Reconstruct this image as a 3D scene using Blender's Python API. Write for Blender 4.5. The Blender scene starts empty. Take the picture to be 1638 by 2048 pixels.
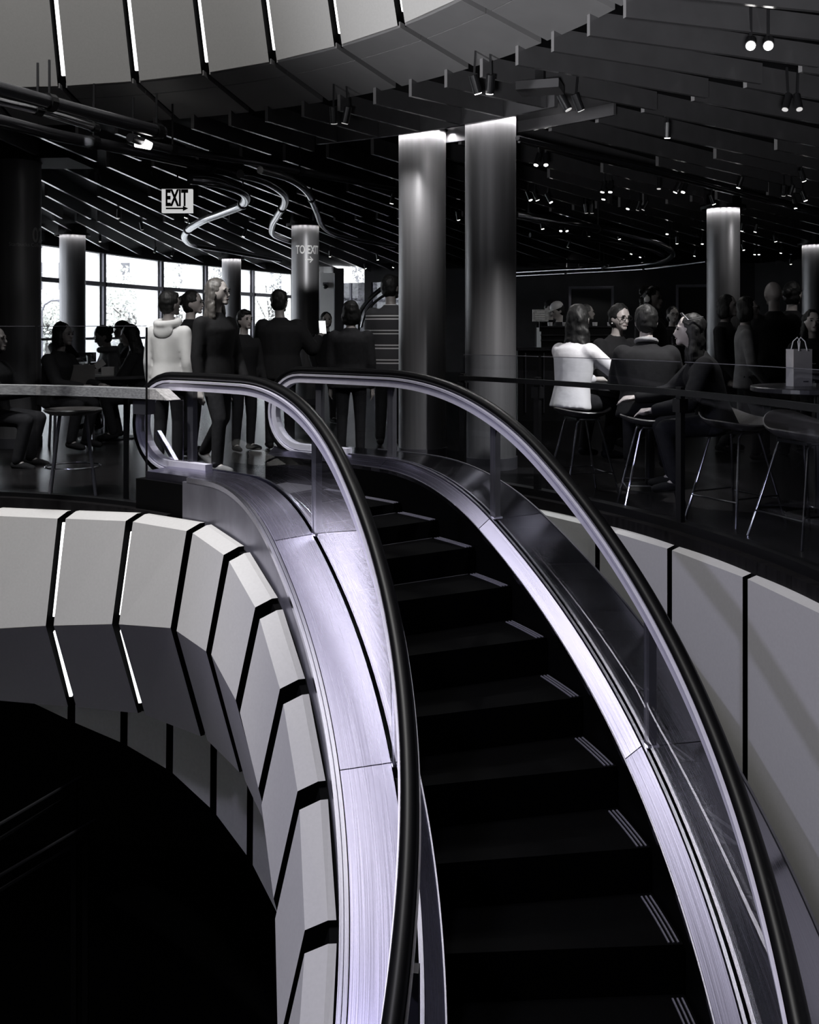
import bpy, bmesh, math, random
from mathutils import Vector, Matrix
sc = bpy.context.scene
COL = sc.collection
random.seed(7)
PI = math.pi
# ------------------------------------------------------------------ camera
F, HC, HOR = 2038.0, 1.187, 660.0          # focal length in pixels, eye height, horizon row
CX, CY = -3.717, 3.89                       # axis of the round atrium
cam = bpy.data.cameras.new('camera'); co = bpy.data.objects.new('camera', cam); COL.objects.link(co)
co.location = (0, 0, HC); co.rotation_euler = (PI/2, 0, 0)
cam.sensor_fit = 'HORIZONTAL'; cam.sensor_width = 36; cam.lens = 36*F/1638
cam.shift_y = -(1024-HOR)/1638; cam.clip_start = .05; cam.clip_end = 400
sc.camera = co
# ------------------------------------------------------------------ sky, lamps, exposure
w = bpy.data.worlds.new('overcast_sky'); sc.world = w; w.use_nodes = True
w.node_tree.nodes['Background'].inputs[0].default_value = (.93, .96, 1, 1)
w.node_tree.nodes['Background'].inputs[1].default_value = 6.0
sc.view_settings.view_transform = 'Standard'; sc.view_settings.look = 'None'
sc.view_settings.exposure = 0; sc.view_settings.gamma = 1; sc.view_settings.use_curve_mapping = False
sc.cycles.use_denoising = True; sc.cycles.max_bounces = 8; sc.cycles.transparent_max_bounces = 24
sc.cycles.sample_clamp_indirect = 4; sc.cycles.caustics_reflective = False; sc.cycles.caustics_refractive = False
def light(kind, loc, to, power, size=1, color=(1, 1, 1), spot=60, blend=.6, size_y=None, parent=None):
    l = bpy.data.lights.new(kind.lower()+'_lamp', kind); l.energy = power; l.color = color
    if kind == 'AREA':
        l.shape = 'RECTANGLE' if size_y else 'DISK'; l.size = size
        if size_y: l.size_y = size_y
    else: l.shadow_soft_size = size
    if kind == 'SPOT': l.spot_size = math.radians(spot); l.spot_blend = blend
    o = bpy.data.objects.new(kind.lower()+'_lamp', l); COL.objects.link(o); o.location = loc
    o.rotation_euler = (Vector(to)-Vector(loc)).to_track_quat('-Z', 'Y').to_euler()
    if parent: o.parent = parent
    return o
light('AREA', (-3.7, 4.7, 10.9), (-3.7, 4.7, 0), 800, 3.4, (1, .985, .96))                 # added disc lamp high in the drum, stands in for daylight
light('SPOT', (-3.9, 4.6, 8.5), (-2.5, 7.0, -.6), 2800, .2, (1, .985, .965), 34, .6)  # added spot, brightens the faceted band on the far side
light('SPOT', (-2.9, 1.4, 6.3), (-.7, 4.6, -1.2), 480, .35, (.76, .74, 1), 60, .8)  # added cool spot, gives the escalator flank its lavender tint
light('SPOT', (-5.6, 1.6, 2.5), (1.2, 4.6, -.6), 500, .3, (.72, .70, 1), 46, .7)     # second added cool spot, lights handrail guides and right-hand panels
light('SPOT', (-5.5, 2.6, 1.6), (1.6, 5.6, 3.7), 1250, .4, (.97, .97, 1), 52, .9)    # added upward spot out of view, brightens fascia and soffit
light('SPOT', (-.8, -2.6, .3), (1.7, 4.8, 4.2), 1500, .3, (.97, .97, 1), 46, .8)      # added upward spot behind the viewer, brightens the beam sides
# ------------------------------------------------------------------ materials
def mat(name, col, rough=.5, metal=0, var=.0, scale=8, bump=0, spec=.5, stretch=None, aniso=0, emit=None, estr=0):
    m = bpy.data.materials.new(name); m.use_nodes = True; n = m.node_tree.nodes; L = m.node_tree.links
    b = n['Principled BSDF']; b.inputs['Roughness'].default_value = rough; b.inputs['Metallic'].default_value = metal
    b.inputs['Specular IOR Level'].default_value = spec; b.inputs['Anisotropic'].default_value = aniso
    c = (*col, 1); b.inputs['Base Color'].default_value = c
    if emit: b.inputs['Emission Color'].default_value = (*emit, 1); b.inputs['Emission Strength'].default_value = estr
    tc = n.new('ShaderNodeTexCoord'); mp = n.new('ShaderNodeMapping'); L.new(tc.outputs['Object'], mp.inputs[0])
    if stretch: mp.inputs['Scale'].default_value = stretch
    nz = n.new('ShaderNodeTexNoise'); nz.inputs['Scale'].default_value = scale; nz.inputs['Detail'].default_value = 6
    L.new(mp.outputs[0], nz.inputs[0])
    if var:
        r = n.new('ShaderNodeValToRGB'); e = r.color_ramp.elements
        e[0].position = .3; e[1].position = .7
        e[0].color = (*[x*(1-var) for x in col], 1); e[1].color = (*[min(1, x*(1+var)) for x in col], 1)
        L.new(nz.outputs[0], r.inputs[0]); L.new(r.outputs[0], b.inputs['Base Color'])
    if bump:
        bp = n.new('ShaderNodeBump'); bp.inputs['Strength'].default_value = bump; bp.inputs['Distance'].default_value = .01
        L.new(nz.outputs[0], bp.inputs['Height']); L.new(bp.outputs[0], b.inputs['Normal'])
    return m
def glassmat(name, refl=.06, tint=(1, 1, 1), rough=0):
    m = bpy.data.materials.new(name); m.use_nodes = True; n = m.node_tree.nodes; L = m.node_tree.links
    n.remove(n['Principled BSDF'])
    t = n.new('ShaderNodeBsdfTransparent'); t.inputs[0].default_value = (*tint, 1)
    g = n.new('ShaderNodeBsdfGlossy'); g.inputs['Roughness'].default_value = rough; g.inputs[0].default_value = (1, 1, 1, 1)
    lw = n.new('ShaderNodeLayerWeight'); lw.inputs[0].default_value = .12
    mu = n.new('ShaderNodeMath'); mu.operation = 'MULTIPLY_ADD'; mu.inputs[1].default_value = .2; mu.inputs[2].default_value = refl
    L.new(lw.outputs['Fresnel'], mu.inputs[0])
    mx = n.new('ShaderNodeMixShader'); L.new(mu.outputs[0], mx.inputs[0]); L.new(t.outputs[0], mx.inputs[1]); L.new(g.outputs[0], mx.inputs[2])
    L.new(mx.outputs[0], n['Material Output'].inputs[0]); return m
def brushed(name, col, rough, aniso=.6):
    """brushed steel: streaks run round the atrium axis (constant radius)"""
    m = mat(name, col, rough, 1, aniso=aniso); n = m.node_tree.nodes; L = m.node_tree.links; b = n['Principled BSDF']
    g = n.new('ShaderNodeNewGeometry'); s = n.new('ShaderNodeVectorMath'); s.operation = 'SUBTRACT'; s.inputs[1].default_value = (CX, CY, 0)
    L.new(g.outputs['Position'], s.inputs[0]); sp = n.new('ShaderNodeSeparateXYZ'); L.new(s.outputs[0], sp.inputs[0])
    cb = n.new('ShaderNodeCombineXYZ'); L.new(sp.outputs[0], cb.inputs[0]); L.new(sp.outputs[1], cb.inputs[1])
    ln = n.new('ShaderNodeVectorMath'); ln.operation = 'LENGTH'; L.new(cb.outputs[0], ln.inputs[0])
    at = n.new('ShaderNodeMath'); at.operation = 'ARCTAN2'; L.new(sp.outputs[0], at.inputs[0]); L.new(sp.outputs[1], at.inputs[1])
    c2 = n.new('ShaderNodeCombineXYZ')
    m1 = n.new('ShaderNodeMath'); m1.operation = 'MULTIPLY'; m1.inputs[1].default_value = 190; L.new(ln.outputs['Value'], m1.inputs[0])
    m2 = n.new('ShaderNodeMath'); m2.operation = 'MULTIPLY'; m2.inputs[1].default_value = 5; L.new(at.outputs[0], m2.inputs[0])
    L.new(m1.outputs[0], c2.inputs[0]); L.new(m2.outputs[0], c2.inputs[1])
    nz = n.new('ShaderNodeTexNoise'); nz.inputs['Scale'].default_value = 1; nz.inputs['Detail'].default_value = 5; L.new(c2.outputs[0], nz.inputs[0])
    r = n.new('ShaderNodeMapRange'); r.inputs['To Min'].default_value = rough-.07; r.inputs['To Max'].default_value = rough+.1
    L.new(nz.outputs[0], r.inputs['Value']); L.new(r.outputs[0], b.inputs['Roughness'])
    cr = n.new('ShaderNodeValToRGB'); cr.color_ramp.elements[0].color = (*[x*.86 for x in col], 1); cr.color_ramp.elements[1].color = (*col, 1)
    cr.color_ramp.elements[0].position = .35; cr.color_ramp.elements[1].position = .6
    L.new(nz.outputs[0], cr.inputs[0]); L.new(cr.outputs[0], b.inputs['Base Color'])
    bp = n.new('ShaderNodeBump'); bp.inputs['Strength'].default_value = .06; bp.inputs['Distance'].default_value = .003
    L.new(nz.outputs[0], bp.inputs['Height']); L.new(bp.outputs[0], b.inputs['Normal'])
    b.inputs['Anisotropic Rotation'].default_value = .25
    tg = n.new('ShaderNodeCombineXYZ')                       # tangent of the circle for the anisotropic highlight
    ng = n.new('ShaderNodeMath'); ng.operation = 'MULTIPLY'; ng.inputs[1].default_value = -1; L.new(sp.outputs[0], ng.inputs[0])
    L.new(sp.outputs[1], tg.inputs[0]); L.new(ng.outputs[0], tg.inputs[1]); L.new(tg.outputs[0], b.inputs['Tangent'])
    return m
STEEL = (.50, .48, .64)
M = dict(
    panel=mat('panel_grey', (.46, .455, .45), .55, 0, .03, 60, .02),
    panel_dk=mat('panel_lower_grey', (.72, .71, .715), .5, 0, .04, 40),
    soffit=mat('soffit_grey', (.23, .227, .23), .42, 0, .05, 5),
    beam=mat('beam_charcoal', (.11, .108, .113), .16, 0, .08, 6, spec=1.0),
    beam_end=mat('beam_end_grey', (.24, .235, .24), .5),
    black=mat('matt_black', (.0015, .0015, .0017), .7, spec=.05), 
    ceil=mat('ceiling_black', (.006, .006, .007), .7, spec=.2),
    floor=mat('dark_wood_floor', (.009, .0085, .009), .26, 0, .35, 3, .05, .05, (1, 12, 1)),
    wallb=mat('dark_back_wall', (.018, .0175, .019), .75, 0, .25, 3, spec=.2),
    white=mat('white_paint', (.72, .72, .72), .6, 0, .04, 3),
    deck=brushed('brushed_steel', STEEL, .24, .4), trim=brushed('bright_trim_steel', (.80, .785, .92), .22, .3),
    mdeck=brushed('steel_dimmed_reflection', (.21, .203, .275), .24, .4), idk=brushed('inner_deck_dark_reflection', (.13, .127, .16), .26), dkdeck=brushed('steel_dark_reflection', (.20, .195, .24), .15),  # same steel as the deck, dark reflections put into the colours
    fascia=mat('satin_fascia_steel', (.34, .335, .39), .42, .85, .25, 5, 0, .5, (1, 1, .5)),
    rubber=mat('handrail_rubber', (.003, .003, .0035), .35, 0, .1, 20, spec=.16),
    guide=mat('handrail_guide_aluminium', (.84, .82, .95), .42, .35, .05, 20),
    post=mat('post_grey', (.12, .118, .135), .4, .5, .1, 10),
    step=mat('step_black', (.0012, .0012, .0014), .6, .0, .2, 30, spec=.04),
    line=mat('step_edge_pale', (.20, .195, .24), .35, .3, .2, 90),
    column=mat('column_satin_steel', (.20, .198, .207), .42, .45, .1, 4, 0, .5, (6, 6, .25)),
    cbody=mat('lamp_housing', (.02, .02, .022), .35, .3), lens=mat('lamp_lens', (1, 1, 1), .3, 0, emit=(1, .97, .95), estr=9),
    lensoff=mat('lamp_lens_dim', (.5, .5, .5), .2, 0, emit=(1, .97, .95), estr=.5),
    led=mat('led_strip', (1, 1, 1), .4, emit=(1, 1, 1), estr=2.6),
    glass=glassmat('balustrade_glass', .012, (.93, .94, .95)), wglass=glassmat('window_glass', .03, (.97, .98, .99)),
    tube=mat('transport_tube_steel', (.5, .5, .52), .22, 1, .1, 12), dtube=mat('dark_pipe', (.05, .05, .055), .25, .6, .1, 8),
    chrome=mat('chrome_wire', (.6, .6, .63), .2, 1), seat=mat('stool_seat_wood', (.05, .047, .046), .4, 0, .3, 6, 0, .5, (1, 14, 1)),
    wood=mat('bar_wood', (.42, .41, .41), .35, 0, .35, 3, .05, .5, (2, 30, 30)), table=mat('table_top_dark', (.035, .034, .036), .3, 0, .2, 6),
    rail=mat('rail_black', (.005, .005, .0055), .4, spec=.25), signw=mat('sign_face', (.85, .85, .85), .5, emit=(1, 1, 1), estr=.55),
    signk=mat('sign_letters', (.01, .01, .01), .5), letter=mat('column_lettering', (.8, .8, .8), .5),
    letterd=mat('column_lettering_faint', (.5, .5, .5), .5),
    paper=mat('kraft_paper', (.42, .41, .40), .8, 0, .08, 12), paperw=mat('white_paper', (.75, .75, .75), .8),
    cup=mat('cup_white', (.6, .6, .6), .4), screen=mat('phone_screen', (.1, .1, .1), .2, emit=(.95, .97, 1), estr=2.2),
    menu=mat('lit_menu', (.2, .2, .2), .4, 0, .5, 40, emit=(1, 1, 1), estr=.03),
    facade=mat('pale_facade', (.8, .8, .8), .9, 0, .03, 2), fwin=mat('facade_window', (.09, .09, .1), .2, 0, .3, 2),
    street=mat('street_grey', (.3, .3, .3), .9, 0, .1, 1), bark=mat('bark', (.12, .115, .11), .9, 0, .3, 10), leaf=mat('leaf', (.55, .56, .53), .6, 0, .4, 3),
    skin=mat('skin', (.30, .27, .26), .5, 0, .06, 14), skind=mat('skin_deep', (.17, .155, .15), .5, 0, .06, 14), skinl=mat('skin_light', (.42, .39, .375), .5, 0, .06, 14),
    hair=mat('hair_dark', (.006, .006, .006), .55, 0, .3, 60, .5, .25, (1, 1, .1)), hairb=mat('hair_fair', (.075, .07, .066), .5, 0, .5, 60, .3, .5, (1, 1, .1)), hairw=mat('hair_grey', (.10, .10, .10), .5, 0, .5, 60, .3),
    cloth=mat('cloth_black', (.007, .007, .008), .85, 0, .2, 30, .2, .2), clothd=mat('cloth_charcoal', (.016, .016, .018), .85, 0, .2, 30, .2, .2),
    clothg=mat('cloth_mid_grey', (.17, .17, .175), .85, 0, .2, 12, .4, .2), clothw=mat('cloth_white', (.62, .615, .64), .75, 0, .06, 7, .6, .3),
    hoodie=mat('hoodie_pale_grey', (.55, .55, .55), .9, 0, .08, 6, .5, .2), denim=mat('denim_dark', (.012, .012, .014), .85, 0, .2, 30, .2, .2),
    eye=mat('eye_dark', (.01, .01, .01), .15), lips=mat('lips', (.17, .13, .13), .5), lens2=glassmat('spectacle_lens', .08),
)
def striped(name):
    m = mat(name, (.05, .05, .055), .85, spec=.2); n = m.node_tree.nodes; L = m.node_tree.links; b = n['Principled BSDF']
    tc = n.new('ShaderNodeTexCoord'); sp = n.new('ShaderNodeSeparateXYZ'); L.new(tc.outputs['Object'], sp.inputs[0])
    a = n.new('ShaderNodeMath'); a.operation = 'MULTIPLY'; a.inputs[1].default_value = 1/.15; L.new(sp.outputs[2], a.inputs[0])
    fr = n.new('ShaderNodeMath'); fr.operation = 'FRACT'; L.new(a.outputs[0], fr.inputs[0])
    r = n.new('ShaderNodeValToRGB'); r.color_ramp.interpolation = 'CONSTANT'; e = r.color_ramp.elements
    e[0].color = (.05, .05, .055, 1); e[1].position = .62; e[1].color = (.55, .55, .56, 1)
    for ps, c in ((.70, .05), (.84, .55), (.92, .05)): x = e.new(ps); x.color = (c, c, c*1.03, 1)
    L.new(fr.outputs[0], r.inputs[0]); L.new(r.outputs[0], b.inputs['Base Color']); return m
M['stripe'] = striped('striped_knit')
# ------------------------------------------------------------------ helpers
def obj(name, verts, faces, m, parent=None, smooth=False, loc=None):
    me = bpy.data.meshes.new(name); me.from_pydata([tuple(v) for v in verts], [], faces); me.update()
    me.materials.append(M[m] if isinstance(m, str) else m)
    if smooth: me.polygons.foreach_set('use_smooth', [True]*len(me.polygons)); me.set_sharp_from_angle(angle=.72)
    o = bpy.data.objects.new(name, me); COL.objects.link(o)
    if parent: o.parent = parent
    if loc: o.location = loc
    return o
class MB:
    def __init__(s): s.v = []; s.f = []
    def add(s, v, f): n = len(s.v); s.v += [Vector(x) for x in v]; s.f += [tuple(i+n for i in q) for q in f]; return s
    def box(s, c, d, rz=0, M4=None):
        x, y, z = [k/2 for k in d]; R = Matrix.Rotation(rz, 3, 'Z')
        v = [Vector(c)+R @ Vector((a*x, b*y, e*z)) for a in (-1, 1) for b in (-1, 1) for e in (-1, 1)]
        return s.add(v, [(0, 1, 3, 2), (4, 6, 7, 5), (0, 4, 5, 1), (2, 3, 7, 6), (0, 2, 6, 4), (1, 5, 7, 3)])
    def bar(s, a, b, wd, up=(0, 0, 1)):
        a, b = Vector(a), Vector(b); t = (b-a).normalized(); u = Vector(up)
        if abs(t.dot(u)) > .95: u = Vector((0, 1, 0))
        sx = t.cross(u).normalized(); sy = sx.cross(t); wx, wy = (wd, wd) if not isinstance(wd, tuple) else wd
        v = [p+sx*i*wx/2+sy*j*wy/2 for p in (a, b) for i, j in ((-1, -1), (1, -1), (1, 1), (-1, 1))]
        return s.add(v, [(3, 2, 1, 0), (4, 5, 6, 7), (0, 1, 5, 4), (1, 2, 6, 5), (2, 3, 7, 6), (3, 0, 4, 7)])
    def tube(s, pts, r, n=10, closed=False):
        pts = [Vector(p) for p in pts]; k = len(pts); rs = r if isinstance(r, (list, tuple)) else [r]*k; v = []; f = []; pu = None
        for i, p in enumerate(pts):
            t = ((pts[(i+1) % k] if closed or i < k-1 else p)-(pts[i-1] if closed or i > 0 else p)).normalized()
            u = Vector((0, 0, 1)) if pu is None else pu
            if abs(t.dot(u)) > .98: u = Vector((0, 1, 0)) if abs(t.y) < .9 else Vector((1, 0, 0))
            sx = t.cross(u).normalized(); sy = sx.cross(t).normalized(); pu = sy
            v += [p+(sx*math.cos(a)+sy*math.sin(a))*rs[i] for a in [2*PI*j/n for j in range(n)]]
        for i in range(k if closed else k-1):
            for j in range(n): a = i*n+j; b = i*n+(j+1) % n; c = ((i+1) % k)*n; f.append((a, b, c+(j+1) % n, c+j))
        if not closed: f.append(tuple(range(n-1, -1, -1))); f.append(tuple((k-1)*n+j for j in range(n)))
        return s.add(v, f)
    def lathe(s, prof, c=(0, 0, 0), n=24):
        v = []; f = []; k = len(prof)
        for r, z in prof: v += [Vector(c)+Vector((r*math.cos(2*PI*j/n), r*math.sin(2*PI*j/n), z)) for j in range(n)]
        for i in range(k-1):
            for j in range(n): f.append((i*n+j, i*n+(j+1) % n, (i+1)*n+(j+1) % n, (i+1)*n+j))
        f.append(tuple(range(n-1, -1, -1))); f.append(tuple((k-1)*n+j for j in range(n)))
        return s.add(v, f)
    def ell(s, c, r, R=None, n=14, m=10, fn=None):
        v = []; f = []; c = Vector(c); R = R or Matrix.Identity(3)
        for i in range(m+1):
            a = PI*i/m
            for j in range(n):
                b = 2*PI*j/n; p = Vector((math.sin(a)*math.cos(b), math.sin(a)*math.sin(b), math.cos(a)))
                if fn: p = fn(p)
                v.append(c+R @ Vector((p.x*r[0], p.y*r[1], p.z*r[2])))
        for i in range(m):
            for j in range(n): f.append((i*n+j, (i+1)*n+j, (i+1)*n+(j+1) % n, i*n+(j+1) % n))
        return s.add(v, f)
    def loft(s, rings):
        n = len(rings[0]); v = [p for r in rings for p in r]; f = []
        for i in range(len(rings)-1):
            for j in range(n): f.append((i*n+j, i*n+(j+1) % n, (i+1)*n+(j+1) % n, (i+1)*n+j))
        f.append(tuple(range(n-1, -1, -1))); f.append(tuple((len(rings)-1)*n+j for j in range(n)))
        return s.add(v, f)
    def build(s, name, m, parent=None, smooth=False, loc=None): return obj(name, s.v, s.f, m, parent, smooth, loc)
def tag(o, label=None, cat=None, group=None, kind=None):
    for k, v in (('label', label), ('category', cat), ('group', group), ('kind', kind)):
        if v: o[k] = v
    return o
def empty(name, loc=(0, 0, 0), rz=0, **k):
    o = bpy.data.objects.new(name, None); COL.objects.link(o); o.location = loc; o.rotation_euler = (0, 0, rz); o.empty_display_size = .1
    return tag(o, **k)
def at(px, py, Y): return Vector(((px-819)/F*Y, Y, HC+(HOR-py)/F*Y))       # reads a place off the photograph at depth Y
def atz(px, py, z): return at(px, py, F*(HC-z)/(py-HOR))
def pol(R, t, z): return Vector((CX+R*math.sin(t), CY+R*math.cos(t), z))
rad = math.radians
def polsweep(prof, t0, t1, n, closed=True):
    """closed section [(R, z or z(t))...] swept round the atrium axis"""
    v = []; f = []; k = len(prof)
    for i in range(n+1):
        t = t0+(t1-t0)*i/n
        v += [pol(R, t, z(t) if callable(z) else z) for R, z in prof]
    for i in range(n):
        for j in range(k): a = i*k+j; b = i*k+(j+1) % k; f.append((a, b, b+k, a+k))
    f.append(tuple(range(k-1, -1, -1))); f.append(tuple(n*k+j for j in range(k)))
    return v, f
def copy_tree(o, parent=None):
    c = o.copy(); COL.objects.link(c); c.parent = parent
    for ch in o.children: copy_tree(ch, c)
    return c
def text_mesh(s, size, extr=.0, bold=.0):
    cu = bpy.data.curves.new('t', 'FONT'); cu.body = s; cu.size = size; cu.extrude = extr; cu.offset = bold; cu.fill_mode = 'FRONT'; cu.resolution_u = 3
    o = bpy.data.objects.new('t', cu); COL.objects.link(o); dg = bpy.context.evaluated_depsgraph_get(); dg.update()
    me = bpy.data.meshes.new_from_object(o.evaluated_get(dg)); bpy.data.objects.remove(o)
    v = [p.co.copy() for p in me.vertices]; f = []; seen = set()
    for q in me.polygons:
        key = tuple(round(x, 5) for x in (q.center.x, q.center.y, q.area))
        if key not in seen: seen.add(key); f.append(tuple(q.vertices))
    bpy.data.meshes.remove(me); return v, f
# ------------------------------------------------------------------ helices of the curved escalator
TA, TB, DT, T0 = .7934, 1.1229, .0817, 1.0983
KS = .2/DT
def ramp(t, a, b): return 0 if t < a else (-KS*(t-a)**2/(2*(b-a)) if t < b else -KS*(t-(a+b)/2))
def zf(t): return ramp(t, TA, TB)                 # line of the step noses
def zd(t): return .25+ramp(t, .80, 1.02)          # deck line
def off(fn, d): return lambda t: fn(t)+d
# ------------------------------------------------------------------ room outline
POLY = [(-8.9, -6), (-8.9, 8), (-8.3, 14), (-7.2, 19.9), (-6.0, 24.5), (-3.55, 30.3), (-2.3, 30.9), (1.0, 29), (9, 26.5), (16, 16), (15, -6), (0, -9)]
def outer(t):
    d = Vector((math.sin(t), math.cos(t))); o = Vector((CX, CY)); best = 60
    for i in range(len(POLY)):
        a = Vector(POLY[i]); b = Vector(POLY[(i+1) % len(POLY)]); e = b-a; den = d.x*e.y-d.y*e.x
        if abs(den) < 1e-9: continue
        q = a-o; s = (q.x*e.y-q.y*e.x)/den; u = (q.x*d.y-q.y*d.x)/den
        if s > 0 and -1e-6 <= u <= 1+1e-6: best = min(best, s)
    return best
def slab(name, rin, ztop, zbot, m):
    n = 360; v = []; f = []
    for i in range(n):
        t = -PI+2*PI*i/n; a = rin(t); b = outer(t)+.12
        v += [pol(a, t, ztop), pol(b, t, ztop), pol(b, t, zbot), pol(a, t, zbot)]
    for i in range(n):
        j = (i+1) % n
        for k in range(4): f.append((i*4+k, j*4+k, j*4+(k+1) % 4, i*4+(k+1) % 4))
    return tag(obj(name, v, f, m), kind='structure')
def floor_in(t):
    d = math.degrees(t)
    if d < -150 or d > 150: return 5.65
    return 3.43 if d < 39 else (5.65 if d > 44 else 3.43+(5.65-3.43)*(d-39)/5)
slab('floor', floor_in, 0, -.1, 'floor')
slab('ceiling', lambda t: 5.25, 3.4, 3.1, 'ceil')
mb = MB(); mb.box((0, 4, -4.6), (26, 30, .1)); tag(mb.build('floor_lower', 'black'), kind='structure')
mb = MB(); mb.add(*polsweep([(7.5, -4.55), (7.5, -.1), (7.6, -.1), (7.6, -4.55)], -PI, PI-.001, 60)); tag(mb.build('wall_lower', 'black'), kind='structure')
def wallseg(mb, i, z0=-.1, z1=3.4, th=.12, u0=0, u1=1):
    a = Vector(POLY[i]); b = Vector(POLY[(i+1) % len(POLY)]); p = a.lerp(b, u0); q = a.lerp(b, u1)
    c = (p+q)/2; mb.box((c.x, c.y, (z0+z1)/2), ((q-p).length, th, z1-z0), math.atan2((q-p).y, (q-p).x))
for nm, segs, m in (('wall_left', [0, 1], 'wallb'), ('wall_back', [7], 'wallb'), ('wall_right', [8, 9], 'wallb'), ('wall_front', [10, 11], 'wallb')):
    mb = MB(); [wallseg(mb, i) for i in segs]; tag(mb.build(nm, m), kind='structure')
mb = MB(); wallseg(mb, 6, u0=.30, u1=.36); wallseg(mb, 6, u0=.86); wallseg(mb, 6, 2.6, 3.4, u0=.3); wallseg(mb, 6, u0=0, u1=.03)
tag(mb.build('wall_passage', 'wallb'), kind='structure')
mb = MB(); wallseg(mb, 5); tag(mb.build('wall_corner', 'white'), kind='structure')
# white wall pier right of the windows, with its little camera
mb = MB(); c = at(654, 660, 27); mb.box((c.x, 27.15, 1.35), (.37, .3, 2.7)); mb.box((c.x, 27.13, .1), (.4, .34, .2)); tag(mb.build('wall_pier', 'white'), kind='structure')
mb = MB(); c = at(678, 660, 26.6); mb.box((c.x, 26.75, 1.4), (.22, .3, 2.8)); tag(mb.build('trim_1', 'wallb'), kind='structure')
# ------------------------------------------------------------------ window wall
def wallhit(px):
    dx = (px-819)/F
    for i in (1, 2, 3, 4):
        a, b = Vector(POLY[i]), Vector(POLY[i+1]); e = b-a
        u = (dx*a.y-a.x)/(e.x-dx*e.y)
        if -.001 <= u <= 1.001: return a+e*u, math.atan2(e.y, e.x)
    return Vector(POLY[5]), 1.3
WP = [-330, -130, 40, 206, 322, 411, 505, 584]
for k in range(len(WP)-1):
    (a, ra), (b, rb) = wallhit(WP[k]), wallhit(WP[k+1]); e = b-a; an = math.atan2(e.y, e.x); L = e.length
    root = tag(empty('window_%d' % (k+1), (a.x, a.y, 0), an), kind='structure')
    mb = MB(); mb.box((0, .33, 1.43), (.2, .62, 2.86)); mb.build('outer_pier', 'white', root)
    for nm, x0, x1, z0, z1, th, m in (('mullion', -.05, .05, 0, 2.86, .1, 'post'), ('transom', .05, L-.05, 2.13, 2.22, .14, 'post'), ('head_frame', -.05, L, 2.84, 3.1, .2, 'wallb'),
                                      ('sill', .13, L-.13, 0, .12, .2, 'wallb'), ('mid_rail', .13, L-.13, .98, 1.03, .1, 'post')):
        mb = MB(); mb.box(((x0+x1)/2, 0, (z0+z1)/2), (x1-x0, th, z1-z0)); mb.build(nm, m, root)
    for z0, z1 in ((.12, .98), (1.03, 2.13), (2.22, 2.84)):
        mb = MB(); mb.box((L/2, 0, (z0+z1)/2), (L-.1, .02, z1-z0)); mb.build('pane', 'wglass', root)
# glazed passage at the back with a curved stair rail
root = tag(empty('window_8', (-1.0, 29.9, 0)), kind='structure')
a, b = Vector(POLY[6]), Vector(POLY[7]); e = b-a; an = math.atan2(e.y, e.x)
for u0, u1 in ((.03, .16), (.17, .30), (.36, .60), (.61, .86)):
    p = a.lerp(b, u0)-Vector((-1.0, 29.9)); q = a.lerp(b, u1)-Vector((-1.0, 29.9)); c = (p+q)/2
    mb = MB(); mb.box((c.x, c.y, 1.3), ((q-p).length, .02, 2.6), an); mb.build('pane', glassmat('dark_glass', .03, (.22, .22, .24)) if u0 == .03 else bpy.data.materials['dark_glass'], root)
for u in (.165,):
    p = a.lerp(b, u)-Vector((-1.0, 29.9)); mb = MB(); mb.box((p.x, p.y, 1.3), (.06, .08, 2.6), an); mb.build('mullion', 'post', root)
# ------------------------------------------------------------------ faceted drum fascia above (fits the ceiling opening)
ZC, RC = 3.215, 4.65
def rlean(z): return RC-.2*(z-ZC)
droot = tag(empty('wall_drum_above', (0, 0, 0)), kind='structure')
JT = [10.3+8.33*i for i in range(-6, 13)]
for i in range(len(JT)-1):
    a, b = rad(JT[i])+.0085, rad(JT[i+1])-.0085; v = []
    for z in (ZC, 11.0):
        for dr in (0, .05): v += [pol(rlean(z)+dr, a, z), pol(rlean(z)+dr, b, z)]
    o = obj('panel', v, [(0, 1, 5, 4), (3, 2, 6, 7), (0, 4, 6, 2), (1, 3, 7, 5), (4, 5, 7, 6), (0, 2, 3, 1)], 'panel', droot); o.data.materials.append(M['black']); o.data.polygons[2].material_index = o.data.polygons[3].material_index = 1  # side faces painted black in place of the shade between panels
    t = rad(JT[i]); v = []
    for z in (ZC+.09, 4.9):
        for dr in (.0, .015):
            for dt in (-.0032, .0032): v.append(pol(rlean(z)+.034+dr, t+dt, z))
    obj('light_strip', v, [(0, 1, 5, 4), (3, 2, 6, 7), (0, 4, 6, 2), (1, 3, 7, 5), (4, 5, 7, 6), (0, 2, 3, 1)], 'led', droot)
mb = MB(); mb.add(*polsweep([(rlean(ZC)+.055, ZC), (rlean(11)+.055, 11), (rlean(11)+.1, 11), (rlean(ZC)+.1, ZC)], -PI, PI-.002, 120)); mb.build('backing', 'black', droot)
mb = MB(); mb.lathe([(4.6, 11.02), (4.6, 11.1)], (CX, CY, 0), 48); tag(mb.build('ceiling_atrium', 'black'), kind='structure')
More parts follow.
